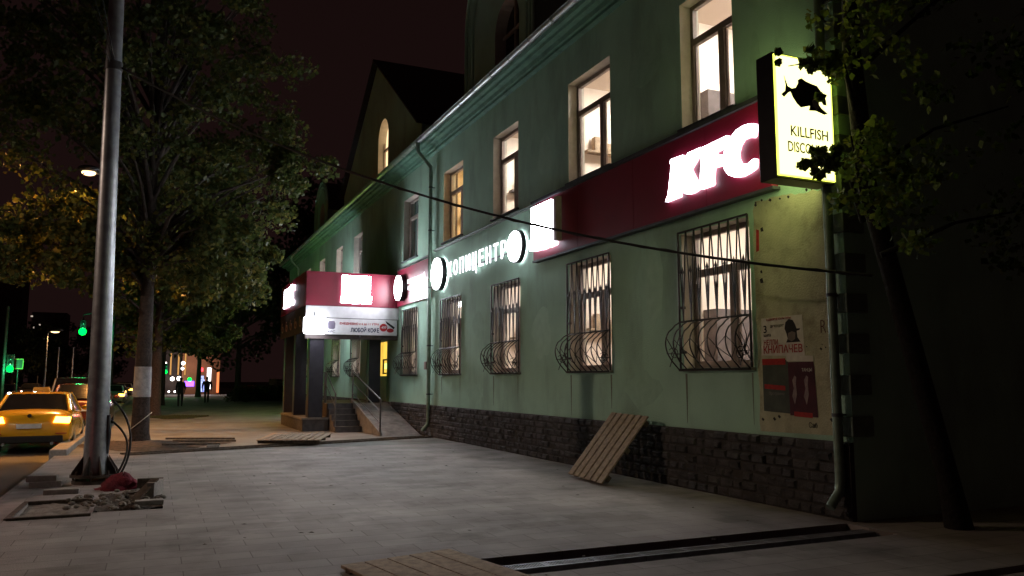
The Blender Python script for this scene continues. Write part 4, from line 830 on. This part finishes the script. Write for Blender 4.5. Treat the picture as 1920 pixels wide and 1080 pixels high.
def tree(x, y, h_trunk, crown_c, crown_r, ncl, per, label, group, r0=.24, lean=0, m_='leaf', size=.13, seed=1, wrap=False, clr=(.5, 1.0), name='linden_tree', extra=()):
    rg = np.random.default_rng(seed); t = thing(name, (x, y, 0), label, 'tree', group)
    top = Vector((crown_c[0]*.8+x*.2, crown_c[1]*.8+y*.2, crown_c[2]+crown_r[2]*.5)); m = MB()
    pts = [Vector((x, y, -.05)), Vector((x, y, .25)), Vector((x+lean*.3, y, 1.3)), Vector((x+lean, y, h_trunk))]
    m.tube(pts+[top], [r0*1.35, r0*1.05, r0*.92, r0*.75, .04], 14)
    cs_ = []; rs = []
    for k in range(ncl):
        while True:
            v = rg.uniform(-1, 1, 3); q = np.linalg.norm(v)
            pc = np.array(crown_c)+v*np.array(crown_r)
            if abs(pc[0]+2.0*pc[1]/27.8) < .75 and abs(pc[2]-(1.6+6.5*pc[1]/27.8)) < .75: continue
            if q < 1 and q > .25 and rg.random() < q*1.1: break
        c_ = np.array(crown_c)+v*np.array(crown_r); cs_.append(c_); rs.append(rg.uniform(*clr))
        if k % 3 == 0:
            f = min(.95, max(.0, (c_[2]-h_trunk-1.2)/(top.z-h_trunk+.1))); s_ = pts[-1].lerp(top, f*.6); e_ = Vector(c_); mid = s_.lerp(e_, .5)+Vector((0, 0, .35)); m.tube([s_, mid, e_], [.075, .045, .012], 5)
    for (n_, x0, x1, y0, y1, z0, z1) in extra:
        for k in range(n_):
            c_ = np.array([rg.uniform(x0, x1), rg.uniform(y0, y1), rg.uniform(z0, z1)]); cs_.append(c_); rs.append(rg.uniform(*clr)*.8)
            if k % 4 == 0: m.tube([pts[-1]+Vector((0, 0, .6)), pts[-1].lerp(Vector(c_), .5)+Vector((0, 0, .6)), Vector(c_)], [.06, .035, .01], 5)
    m.build('trunk', MT['bark'], t)
    me = leaves(cs_, rs, per, size, seed); me.materials.append(MT[m_]); o = bpy.data.objects.new('crown', me); COL.objects.link(o); o.parent = t; o.location = (-x, -y, 0)
    if wrap: 
        w = MB(); w.tube([(x+lean*.28, y, 1.17), (x+lean*.55, y, 1.95)], [r0*.94+.012, r0*.88+.012], 16); w.build('whitewash_band', MT['wrap'], t)
        s2 = MB(); s2.tube([(x+.255*math.cos(a), y-.255*abs(math.sin(a)) if True else y, .55+.22*(math.cos(a))) for a in [PI*k/10 for k in range(11)]], .012, 5); s2.build('tied_cord', MT['string'], t)
    return t, o
g1 = 'street trees along the kerb'
tree(-.26, 23.1, 4.0, (-.3, 23.4, 9.8), (4.0, 3.5, 5.6), 175, 165, 'large leafy linden nearest the pole, trunk with a whitewashed band', g1, r0=.22, m_='leaf', seed=11, wrap=True, size=.145, clr=(.35, .85), extra=((34, -3.6, -.6, 21.8, 24.5, 4.0, 6.5), (40, .6, 3.0, 21.5, 24.5, 3.9, 6.4), (9, 2.8, 4.1, 22, 23.5, 6.9, 7.9), (10, -.6, .8, 22, 24.5, 4.2, 5.6)))
tree(.10, 39.9, 3.6, (.3, 39.9, 8.4), (3.6, 3.5, 5.6), 90, 170, 'second street tree down the pavement, plain grey trunk', g1, r0=.25, seed=12, size=.20, extra=((16, -1.5, 3.5, 38.5, 41.5, 3.0, 5.5),))
tree(.5, 57.0, 3.5, (1.2, 57.0, 8.5), (4.2, 4, 5.2), 60, 130, 'far street tree beyond the two walking people', g1, r0=.22, seed=13, size=.24)
g2 = 'dark trees behind the building'
for i, (x, y, cz, r_, lab) in enumerate(((6.0, 66, 8.5, 6.5, 'dark tree mass behind the far end of the green building'), (11.5, 60, 10.5, 7, 'dark tall tree rising over the far roof between the round dormer and the gable'), (4.0, 84, 9, 5.5, 'dark distant tree above the lit shop fronts'))):
    tree(x, y, 4, (x, y, cz), (r_*.8, r_*.7, r_*.85), 55, 120, lab, g2, r0=.25, m_='leafd', seed=20+i, size=.34, clr=(1, 1.8), name='dark_tree')
g3 = 'trees across the road'
for i, (x, y, cz, r_, lab) in enumerate(((-17.5, 70, 4.5, 3.8, 'near roadside tree on the far pavement, left of the lamp post'), (-14.5, 105, 5, 4.5, 'roadside tree across the road behind the lamp post'), (-12.0, 135, 6, 6, 'distant dim tree across the road above the queue of cars'), (-9, 165, 6, 6, 'most distant dim tree closing the road'))):
    tree(x, y, 2, (x, y, cz), (r_, r_, r_*.7), 40, 90, lab, g3, r0=.2, m_='leafd', seed=30+i, size=.4, clr=(1, 1.8), name='roadside_tree')

# tree at the right: trunk lit by the sign, branches in front of it
rt_ = thing('maple_tree', (6.95, 5.9, 0), 'dark leafy tree at the right with branches hanging over the yellow sign', 'tree')
m = MB(); m.tube([(8.1, 6.2, -.05), (7.95, 6.2, .6), (7.45, 6.2, 2.2), (6.98, 6.2, 3.7), (6.85, 6.2, 5.2), (6.95, 6.2, 8)], [.15, .11, .105, .10, .095, .07], 16)
brs = [((6.9, 6.15, 3.4), (6.6, 5.95, 3.6), (6.45, 5.9, 4.1)), ((6.86, 6.2, 4.5), (6.5, 6.0, 4.95), (6.1, 5.9, 4.85), (5.65, 5.9, 4.72)), ((6.8, 6.0, 3.8), (7.3, 5.6, 4.2), (7.9, 5.2, 4.4)), ((6.9, 6.0, 2.9), (7.4, 5.5, 3.2), (7.9, 5.2, 3.3)), ((6.85, 6, 5.0), (7.4, 5.6, 5.6), (8.2, 5.2, 6.0)), ((6.89, 6.2, 3.3), (6.5, 6.0, 3.75), (6.2, 5.9, 3.85), (5.85, 5.88, 3.70))]
for b in brs: m.tube(b, [.035, .018, .010, .005][:len(b)], 7)
m.build('trunk', mat('dark_bark', (.018, .015, .013), (.008, .007, .006), scale=16, bump=1, bscale=22, rough=.95), rt_)
cl = []
def rc(n, x0, x1, y0, y1, z0, z1, r0, r1):
    for _ in range(n): cl.append(((random.uniform(x0, x1), random.uniform(y0, y1), random.uniform(z0, z1)), random.uniform(r0, r1)))
rc(9, 5.98, 6.45, 5.8, 6.0, 4.74, 5.0, .06, .12); rc(5, 5.50, 5.95, 5.85, 5.95, 4.72, 4.84, .02, .05); rc(1, 6.0, 6.1, 5.85, 5.95, 4.40, 4.45, .02, .04)
rc(11, 5.95, 6.28, 5.8, 6.0, 3.60, 3.92, .05, .10); rc(4, 5.66, 5.85, 5.8, 5.95, 3.58, 3.74, .03, .06); rc(16, 6.2, 6.8, 5.5, 6.0, 3.35, 4.2, .12, .22); rc(18, 6.2, 7.1, 5.5, 6.1, 4.75, 5.9, .15, .30)
rc(12, 6.5, 7.3, 5.3, 5.9, 2.9, 3.9, .1, .22)
nL = len(cl); me = leaves([c[0] for c in cl], [c[1] for c in cl], 34, .080, 50); me.materials.append(leafmat('sign_lit_leaves', (.06, .10, .02), (.12, .17, .03), (.20, .22, .04), .55))  # leaf colours lightened, painting in the yellow-green light of the sign
o = bpy.data.objects.new('near_foliage', me); COL.objects.link(o); o.parent = rt_; o.location = (-6.95, -5.9, 0)
cl = []; rc(60, 7.1, 9.8, 4.2, 6.2, 2.4, 7.5, .25, .5); me = leaves([c[0] for c in cl], [c[1] for c in cl], 60, .10, 51); me.materials.append(MT['leafm'])
o = bpy.data.objects.new('crown', me); COL.objects.link(o); o.parent = rt_; o.location = (-6.95, -5.9, 0)

# ================================================================== LAMPS / SIGNALS
def street_lamp(x, y, h, arm, label, power, m_=ESod, size=.16, col=(1, .50, .17), pr=.09, point=False, tilt=0):
    t = thing('street_lamp', (x, y, 0), label, 'street lamp', 'sodium street lamps')
    MB().tube([(x, y, -.05), (x, y, h*.5), (x, y, h-.3), (x+arm*.25, y, h), (x+arm, y, h+.12)], [pr, pr*.8, pr*.6, pr*.5, pr*.4], 10).build('post', MT['pole'], t)
    MB().sphere((x+arm, y, h+.14), size*1.6, 12, 8, (1.3, 1, .45)).build('lamp_head', MT['trim'], t)
    MB().sphere((x+arm, y, h+.02), size, 12, 8, (1.3, 1, .6)).build('bulb', m_, t)
    if power:
        l = bpy.data.lights.new('lamp_light', 'POINT' if point else 'SPOT')
        if not point: l.spot_size = math.radians(166); l.spot_blend = .35
        l.energy = power; l.color = col; l.shadow_soft_size = size; lo = bpy.data.objects.new('lamp_light', l); COL.objects.link(lo); lo.parent = t; lo.location = (arm, 0, h-.25); lo.rotation_euler = (0, tilt, 0)
    return t
street_lamp(-1.70, 27.8, 8.05, -.46, 'orange street lamp glowing among the linden leaves left of the pole', 2100, col=(1, .42, .10), tilt=.42)
street_lamp(-9.9, 92.0, 6.5, .65, 'bright street lamp on a tall post above the taxi', 900, size=.34)
street_lamp(-16.6, 145.0, 6.6, .8, 'small distant street lamp left of the tall lamp post', 900, size=.4)
street_lamp(-13.2, 16.0, 9.0, 1.6, 'street lamp across the road, out of the picture on the left', 1000, col=(1, .72, .52))
def traffic_light(x, y, z, label, ymount, r_=.15, pole_=True, sgn=-1):
    t = thing('traffic_light', (x, y, 0), label, 'traffic light', 'green traffic lights')
    MB().box(x-.17, x+.17, y, y+.2, z-.35, z+.62).build('housing', MT['blackm'], t, bevel=.02)
    MB().sphere((x, y-.01, z-.15), r_, 14, 8, (1, .35, 1)).build('green_lamp', EGreen, t)
    m = MB()
    for k in (.15, .45): m.sphere((x, y, z-.0+k), .11, 12, 8, (1, .3, 1))
    m.build('unlit_lamp', MT['carglass'], t)
    m = MB()
    if pole_: m.tube([(x-.3, y+.15, 0), (x-.3, y+.15, z+3.2)], .08, 8); m.tube([(x-.3, y+.15, z+.1), (x, y+.15, z+.1)], .03, 6)
    else: m.tube([(ymount, y+.25, z+1.4), (x, y+.25, z+1.0), (x, y+.2, z+.6)], .05, 6); m.tube([(ymount, y+.25, 0), (ymount, y+.25, z+1.4)], .1, 8)
    m.build('post', MT['trim'], t)
    l = bpy.data.lights.new('signal_light', 'POINT'); l.energy = 60; l.color = (.05, 1, .3); l.shadow_soft_size = .1; lo = bpy.data.objects.new('signal_light', l); COL.objects.link(lo); lo.parent = t; lo.location = (0, -.5, z-.15); return t
traffic_light(-4.45, 60, 4.95, 'green traffic light hung high over the road left of the pole', -2.6, .24, False)
traffic_light(-7.03, 50, 2.35, 'green traffic light on a post at the far left beside a square sign', 0, .17)
traffic_light(-.95+1.9, 80, 2.5, 'small green traffic light between the first and second tree trunks', 0, .17)
sn = thing('square_road_sign', (-6.65, 50.3, 0), 'small square outlined road sign beside the left traffic light', 'sign')
MB().box(-6.95, -6.45, 50.3, 50.33, 2.2, 2.75).build('plate', MT['noticed'], sn); f_ = MB()
for q in ((-6.95, -6.9, 2.2, 2.75), (-6.5, -6.45, 2.2, 2.75), (-6.9, -6.5, 2.2, 2.25), (-6.9, -6.5, 2.70, 2.75)): f_.box(q[0], q[1], 50.27, 50.3, q[2], q[3])
f_.build('border', mat('yellow_border', (.6, .45, .15)), sn); MB().tube([(-6.7, 50.35, 0), (-6.7, 50.35, 2.7)], .03, 6).build('post', MT['trim'], sn)
for i, (x, lab) in enumerate(((-9.6, 'thin bare post across the road, left one of two'), (-8.2, 'thin bare post across the road, right one of two'))):
    o = MB().tube([(x, 100, 0), (x, 100, 5.2)], .08, 8).build('bare_post', MT['pole']); tag(o, lab, 'post')

# ================================================================== CARS
def wheel(t, x, y, r, s_):
    w = MB(); w.tube([(x-.10, y, r), (x+.10, y, r)], r, 24); o = w.build('wheel', MT['rubber'], t)
    q = MB(); q.tube([(x+s_*.101, y, r), (x+s_*.108, y, r)], r*.62, 18); q.build('rim', MT['rim'], o)
def car(loc, paint, label, W2=.90, L=4.7, H=1.43, taxi=False, tail=ETail, suv=False, front=False, bright=True, name='parked_car', group='cars on the road', cat='car'):
    """rear bumper at y=0, nose at y=L (facing +y)"""
    t = thing(name, (0, 0, 0), label, cat, group)
    belt = .88 if not suv else 1.02
    S_ = [(0, .80, .42, .86), (.06, .86, .30, .93), (.25, .90, .22, 1.02), (.75, .91, .20, 1.05), (1.3, .91, .19, belt+.12), (2.6, .91, .19, belt+.08), (3.4, .91, .19, belt+.05), (4.1, .89, .20, belt-.02), (4.5, .83, .24, belt-.14), (4.68, .70, .36, .62)]
    if suv: S_ = [(0, .80, .45, .98), (.06, .86, .36, 1.08), (.3, .90, .28, 1.12), (1.3, .91, .26, 1.14), (2.8, .91, .26, 1.12), (3.6, .91, .26, 1.06), (4.3, .88, .3, .98), (4.66, .74, .42, .75)]
    m = MB(); prof_ = [(0, 0), (.88, .0), (.985, .10), (1.0, .35), (.995, .62), (.955, .84), (.86, .955), (.55, 1.0), (0, 1.01)]
    full = prof_+[(-a, b) for a, b in prof_[-2:0:-1]]
    vs = []; n = len(full)
    for (y_, w_, zb, zt) in S_:
        for a, b in full: vs.append((a*w_*W2/.91, y_*L/4.68, zb+(zt-zb)*b))
    fs = [(i*n+k, i*n+(k+1) % n, (i+1)*n+(k+1) % n, (i+1)*n+k) for i in range(len(S_)-1) for k in range(n)]
    m.add(vs, fs+[tuple(range(n)), tuple(range((len(S_)-1)*n, len(S_)*n))], True)
    body = m.build('body', paint, t); body.modifiers.new('s', 'SUBSURF').levels = 1; body.modifiers['s'].render_levels = 1
    # greenhouse
    zt = H; b0 = belt+.10
    G = [(.55, .74, b0-.03, b0), (1.25, .66, b0-.05, zt-.04), (1.75, .645, b0-.05, zt), (2.5, .65, b0-.05, zt-.005), (2.95, .67, b0-.05, zt-.09), (3.75, .76, b0-.08, b0-.04)]
    if suv: G = [(.12, .74, b0-.03, b0+.02), (.42, .68, b0-.05, zt-.03), (1.2, .67, b0-.05, zt), (2.5, .67, b0-.05, zt), (2.95, .69, b0-.05, zt-.09), (3.7, .78, b0-.08, b0-.04)]
    gl = MB(); rf_ = MB(); vs = []
    for (y_, w_, zb, z_) in G:
        wb = .80*W2/.9; w_ = w_*W2/.9
        vs += [(-wb, y_*L/4.68, zb), (-w_, y_*L/4.68, z_-.03), (-w_*.8, y_*L/4.68, z_), (w_*.8, y_*L/4.68, z_), (w_, y_*L/4.68, z_-.03), (wb, y_*L/4.68, zb)]
    gl.add(vs, [(i*6+k, i*6+k+1, i*6+7+k, i*6+6+k) for i in range(5) for k in range(5)], False); gl.build('window', MT['carglass'], t)
    lift = lambda p: (p[0]*1.012, p[1], p[2]+.008)
    for i in (1, 2, 3): rf_.add([lift(vs[i*6+1]), lift(vs[i*6+2]), lift(vs[i*6+3]), lift(vs[i*6+4]), lift(vs[i*6+10]), lift(vs[i*6+9]), lift(vs[i*6+8]), lift(vs[i*6+7])], [(0, 1, 6, 7), (1, 2, 5, 6), (2, 3, 4, 5)])
    def strip(p, q, r_=.035): rf_.tube([Vector(p)*1.0, Vector(q)], r_, 6)
    for s_ in (1, 4):
        e_ = 0 if s_ == 1 else 5
        strip(vs[0*6+e_], vs[1*6+s_], .045); strip(vs[1*6+s_], vs[3*6+s_], .025); strip(vs[4*6+s_], vs[5*6+e_], .03); strip(vs[2*6+e_], vs[2*6+s_], .035); strip(vs[3*6+s_], vs[4*6+s_], .03)
    rf_.build('roof', paint, t)
    for s_ in (-1, 1):
        wx = s_*(W2-.11)
        for wy in (.95, 3.75): wheel(t, wx, wy*L/4.68, .33 if not suv else .36, s_)
        tl_ = MB(); zl = .80 if not suv else .95
        tl_.prism([(s_*.50, zl-.07), (s_*.84, zl-.09), (s_*.87, zl+.05), (s_*.55, zl+.08)], lambda a, b: (a*W2/.9, -.012+.10*max(0, abs(a)-.6), b), lambda a, b: (a*W2/.9, .10, b)); tl_.build('tail_light', tail, t)
        mr = MB(); mr.sphere((s_*(W2+.08), 2.95, belt+.12), .09, 8, 6, (1.2, .6, .8)); mr.build('wing_mirror', paint, t)
        if front:
            hl = MB(); hl.sphere((s_*.62, L-.06, .68), .1, 8, 6, (1.4, .6, .8)); hl.build('headlight', EHead, t)
    vb = MB(); vb.box(-.72*W2/.9, .72*W2/.9, -.02, .14, .26, .42); vb.build('bumper_valance', MT['rubber'], t, bevel=.02)
    pb = MB(); pb.box(-.26, .26, -.028, .02, .60 if not suv else .72, .71 if not suv else .83); pb.build('number_plate', MT['plate'], t)
    ex = MB()
    for s_ in (-1, 1): ex.tube([(s_*.5, -.03, .24), (s_*.5, .2, .24)], .04, 10)
    ex.build('exhaust', MT['chrome'], t)
    if taxi:
        ts = MB(); ts.prism([(-.20, 0), (.20, 0), (.17, .11), (-.17, .11)], lambda a, b: (a, 1.85, H+.02+b), lambda a, b: (a, 2.02, H+.02+b)); ts.build('taxi_roof_sign', mat('taxi_sign_yellow', (.6, .42, .1)), t)
        eb_ = MB(); eb_.tube([(0, -.035, .90), (0, -.01, .90)], .045, 16); eb_.build('round_badge', MT['ink'], t)
        re_ = MB()
        for s_ in (-1, 1): re_.box(s_*.68-.12, s_*.68+.12, -.012, .02, .46, .485)
        re_.build('reflector', mat('red_reflector', (.35, .05, .02)), t)
    t.location = loc; return t
car((-2.66, 22.3, -.14), MT['taxi'], 'yellow taxi sedan with glowing orange rear lights standing by the kerb', taxi=True, name='taxi', cat='taxi')
car((-2.20, 30.3, -.14), MT['carred'], 'dark reddish car directly ahead of the yellow taxi', tail=ERed, suv=True, H=1.62)
car((-3.1, 38.5, -.14), MT['carsilver'], 'pale van-like car ahead of the reddish car, brake lights on', tail=ERed, suv=True, H=1.85)
car((-2.55, 58, -.14), MT['carsilver'], 'white car farther up the queue, right of the steel pole', tail=ETail)
car((-2.9, 74, -.14), MT['carblack'], 'dark car in the queue with bright orange brake lights left of the first tree', tail=ETail)
car((-6.3, 85, -.14), MT['carblack'], 'distant car in the second lane beyond the taxi roof', tail=ERed)
for i, (x, y) in enumerate(((-5.9, 70), (-2.8, 92), (-5.8, 108), (-2.6, 118), (-5.6, 138), (-2.4, 150), (-8.4, 120))):
    car((x, y, -.14), MT[('carblack', 'carsilver', 'carred')[i % 3]], ['car in the second lane just beyond the van-like car', 'car in the kerb lane far up the queue, behind the first tree', 'car in the second lane in the middle of the far queue', 'car near the head of the kerb lane queue', 'car near the head of the second lane queue', 'last small car visible in the kerb lane', 'lone distant car in the middle lane'][i], tail=ETail if i % 2 else ERed)
c = car((-11.4, 78, -.14), MT['carblack'], 'oncoming car at the far left with white headlights, nearer of two', tail=ERed, front=True); c.rotation_euler = (0, 0, PI); c.location = (-11.4, 82, -.14)
c = car((-11.2, 96, -.14), MT['carblack'], 'oncoming car at the far left with white headlights, farther of two', tail=ERed, front=True); c.rotation_euler = (0, 0, PI)
c = car((-3.35, 12.6, -.14), MT['carblack'], 'dark car cut off by the left edge, only its front corner showing', tail=ERed, front=True)

# ================================================================== PEOPLE
def person(x, y, h, label, stride, rz=0, m_top='jacket', broad=1.0):
    k = h/1.75; sw = stride
    J = {}; V = []; E = []; R = []
    def v(p, r_, par=None):
        V.append((p[0]*k, p[1]*k, p[2]*k)); R.append((r_ if isinstance(r_, tuple) else (r_*k, r_*k)))
        if par is not None: E.append((par, len(V)-1))
        return len(V)-1
    pel = v((0, 0, .93), (.19*broad, .14)); wa = v((0, .0, 1.10), (.185*broad, .135), pel); ch = v((0, .01, 1.32), (.20*broad, .14), wa); nb = v((0, .0, 1.46), (.085, .075), ch); nk = v((0, .01, 1.53), (.055, .055), nb); hd_ = v((0, .03, 1.62), (.082, .10), nk); ht = v((0, .02, 1.70), (.07, .085), hd_)
    nose = v((0, .13, 1.61), (.014, .014), hd_)
    for s_ in (-1, 1):
        ear = v((s_*.085, .02, 1.615), (.014, .02), hd_)
        sh = v((s_*.20*broad, 0, 1.41), (.085*broad, .08), ch); el = v((s_*.25*broad, -.03, 1.14), (.066, .066), sh); wr_ = v((s_*.24*broad, .07, .90), (.032, .032), el); pm = v((s_*.235*broad, .09, .83), (.034, .02), wr_)
        for q, (dy, l_) in enumerate(((-.026, .075), (-.009, .085), (.009, .08), (.026, .065))):
            a = v((s_*.235*broad, .09+dy, .83-l_*.5), (.009, .009), pm); v((s_*.225*broad, .10+dy, .83-l_), (.008, .008), a)
        th_ = v((s_*.215*broad, .13, .82), (.010, .010), pm); v((s_*.21*broad, .145, .785), (.009, .009), th_)
        d_ = sw*s_
        hp = v((s_*.095, 0, .88), (.115*broad, .11), pel); kn = v((s_*.10, d_*.5+.02, .49), (.083, .083), hp); an = v((s_*.10, d_-.02, .10), (.058, .058), kn); he = v((s_*.10, d_-.04, .045), (.045, .04), an); to = v((s_*.11, d_+.14, .035), (.042, .03), he)
    me = bpy.data.meshes.new('person'); me.from_pydata(V, E, []); me.materials.append(MT[m_top]); o = bpy.data.objects.new('person', me); COL.objects.link(o)
    sk = o.modifiers.new('skin', 'SKIN'); sk.use_smooth_shade = True
    for i, r_ in enumerate(R): me.skin_vertices[0].data[i].radius = r_
    me.skin_vertices[0].data[0].use_root = True
    o.modifiers.new('sub', 'SUBSURF').levels = 1; o.modifiers['sub'].render_levels = 2
    o.location = (x, y, -.008); o.rotation_euler = (0, 0, rz)
    hr = MB(); hr.sphere((0, .0, 1.665*k), .105*k, 12, 8, (.92, 1.02, .95)); hh = hr.build('hair', MT['hair']); hh.parent = o
    tag(o, label, 'person', 'pedestrians'); return o
person(1.55, 53.8, 1.78, 'person in dark clothes mid-stride on the pavement, the slimmer one on the left', .22, 0)
person(3.54, 62.0, 1.85, 'broad person in a dark jacket walking away, the one on the right', .16, 0, broad=1.18)

# ================================================================== BACKGROUND
bs = thing('notice_stand', (8.6, 64, 0), 'white leaning notice stand full of small papers by the far corner', 'notice board')
MB().box(8.22, 8.85, 65.0, 65.05, .45, 1.72).build('panel', MT['notice'], bs); MB().box(8.88, 9.6, 65.2, 65.25, .45, 1.68).build('panel', MT['noticed'], bs)
m = MB()
for (x, z, w_, h_) in ((8.95, 1.35, .5, .2), (8.95, 1.05, .45, .22), (9.0, .55, .5, .25), (9.2, .85, .3, .12)): m.box(x, x+w_, 65.17, 65.195, z, z+h_)
m.build('pinned_paper', MT['notice'], bs); MB().tube([(8.25, 65.03, 0), (8.25, 65.03, .5)], .03, 6).tube([(9.5, 65.2, 0), (9.5, 65.2, .5)], .03, 6).build('leg', MT['steel'], bs)
fn = thing('dark_fence', (7, 66, 0), 'low dark fence with a faded red strip beyond the green building', 'fence')
MB().box(6.2, 11.5, 66.0, 66.1, 0, .95).build('panel', MT['fence'], fn); MB().box(6.3, 7.6, 65.94, 65.99, .95, 1.25).build('red_strip', mat('faded_red_strip', (.25, .03, .025)), fn)
sh = thing('lit_shop_row', (4, 98, 0), 'distant orange lit shop fronts with neon signs at the end of the pavement', 'building')
MB().box(2.9, 6.9, 98, 104, 0, 4.6).build('wall', MT['orangew'], sh)
MB().box(-2, 2.85, 100, 106, 0, 7).build('side_wall', MT['farwall'], sh)
w = MB(); w.box(3.2, 4.2, 97.93, 97.98, .9, 1.5); w.build('violet_sign', EPurple, sh)
w = MB(); w.box(5.55, 5.95, 97.9, 97.98, .6, 3.0); w.build('white_sign', emi('far_sign_white', (.9, .92, 1), 3), sh)
w = MB(); w.box(4.7, 5.3, 97.9, 97.98, .3, 1.7); w.box(4.9, 5.2, 97.9, 97.98, 1.7, 2.1); w.build('blue_white_window', emi('far_window_bluewhite', (.45, .55, 1), 1.2, (.1, .12, .5), 6), sh)
w = MB(); w.box(4.6, 5.1, 97.9, 97.98, 2.6, 3.0); w.build('red_sign', ERedN, sh)
w = MB(); w.box(6.6, 6.85, 97.9, 97.98, .2, 2.6); w.build('orange_strip', EOr, sh)
w = MB(); w.sphere((3.7, 97.5, 1.7), .22); w.build('green_globe', EGreen, sh)
for (x, z, r_) in ((1.1, 3.5, .15), (1.9, 1.75, .22), (2.6, 1.8, .24), (2.9, 2.9, .16), (2.95, 3.5, .2), (1.6, .35, .1), (2.2, .35, .1), (.9, .35, .1), (.4, 2.2, .22)): MB().sphere((x, 97.3, z), r_, 10, 6).build('lamp', EFarW, sh)
w = MB()
for x in (1.6, 2.4, 3.1): w.box(x, x+.16, 97.8, 97.9, 2.2, 4.6)
w.build('gold_strip', emi('far_gold', (.8, .4, .12), .45), sh)
l = bpy.data.lights.new('shop_light', 'POINT'); l.energy = 350; l.color = (1, .75, .65); l.shadow_soft_size = .6; lo = bpy.data.objects.new('shop_light', l); COL.objects.link(lo); lo.parent = sh; lo.location = (0, -3.5, 3.2)
tw_ = thing('far_tower', (-30, 330, 0), 'unlit distant apartment block at the left with red roof lights', 'building')
MB().box(-66, -44, 330, 345, 0, 46).build('wall', MT['farwall'], tw_); MB().box(-41, -30, 332, 345, 0, 26).build('lower_block', MT['farwall'], tw_)
w = MB()
for (x, z) in ((-63, 46), (-60.8, 45), (-49.5, 47), (-48, 46)): w.sphere((x, 329, z), .6, 8, 6)
w.build('roof_light', ERedN, tw_)
w = MB()
for (x, z) in ((-41, 24), (-40, 20), (-38.5, 21), (-40.5, 17), (-37, 16)): w.box(x, x+.7, 328.9, 328.95, z, z+.5)
w.build('lit_window', emi('far_lit_window', (.6, .5, .4), .5), tw_)
# greenish shop light box round the far side of the canopy
fs_ = thing('far_yellow_sign', (6.9, 43.8, 3.9), 'yellow green lit box sign on the facade behind the canopy', 'sign')
MB().box(6.5, 7.3, 43.660, 43.950, 3.2, 4.6).build('case', MT['blackm'], fs_); MB().box(6.52, 7.28, 43.620, 43.655, 3.22, 4.58).build('lit_face', emi('yellow_green_box', (.6, 1, .16), 13), fs_); MB().box(6.52, 7.28, 43.955, 43.990, 3.22, 4.58).build('lit_face', emi('yellow_green_box_back', (1.0, .9, .25), 8), fs_)
# bushes beyond the far corner
me = leaves([(random.uniform(5.2, 11.5), random.uniform(62.8, 65), random.uniform(.2, 1.0)) for _ in range(50)], [random.uniform(.3, .7) for _ in range(50)], 90, .16, 77); me.materials.append(MT['leafd']); o = bpy.data.objects.new('hedge', me); COL.objects.link(o); tag(o, 'low dark hedge in front of the far fence', 'hedge', kind='stuff')
for o in bpy.data.objects:
    if '_o' in o: del o['_o']
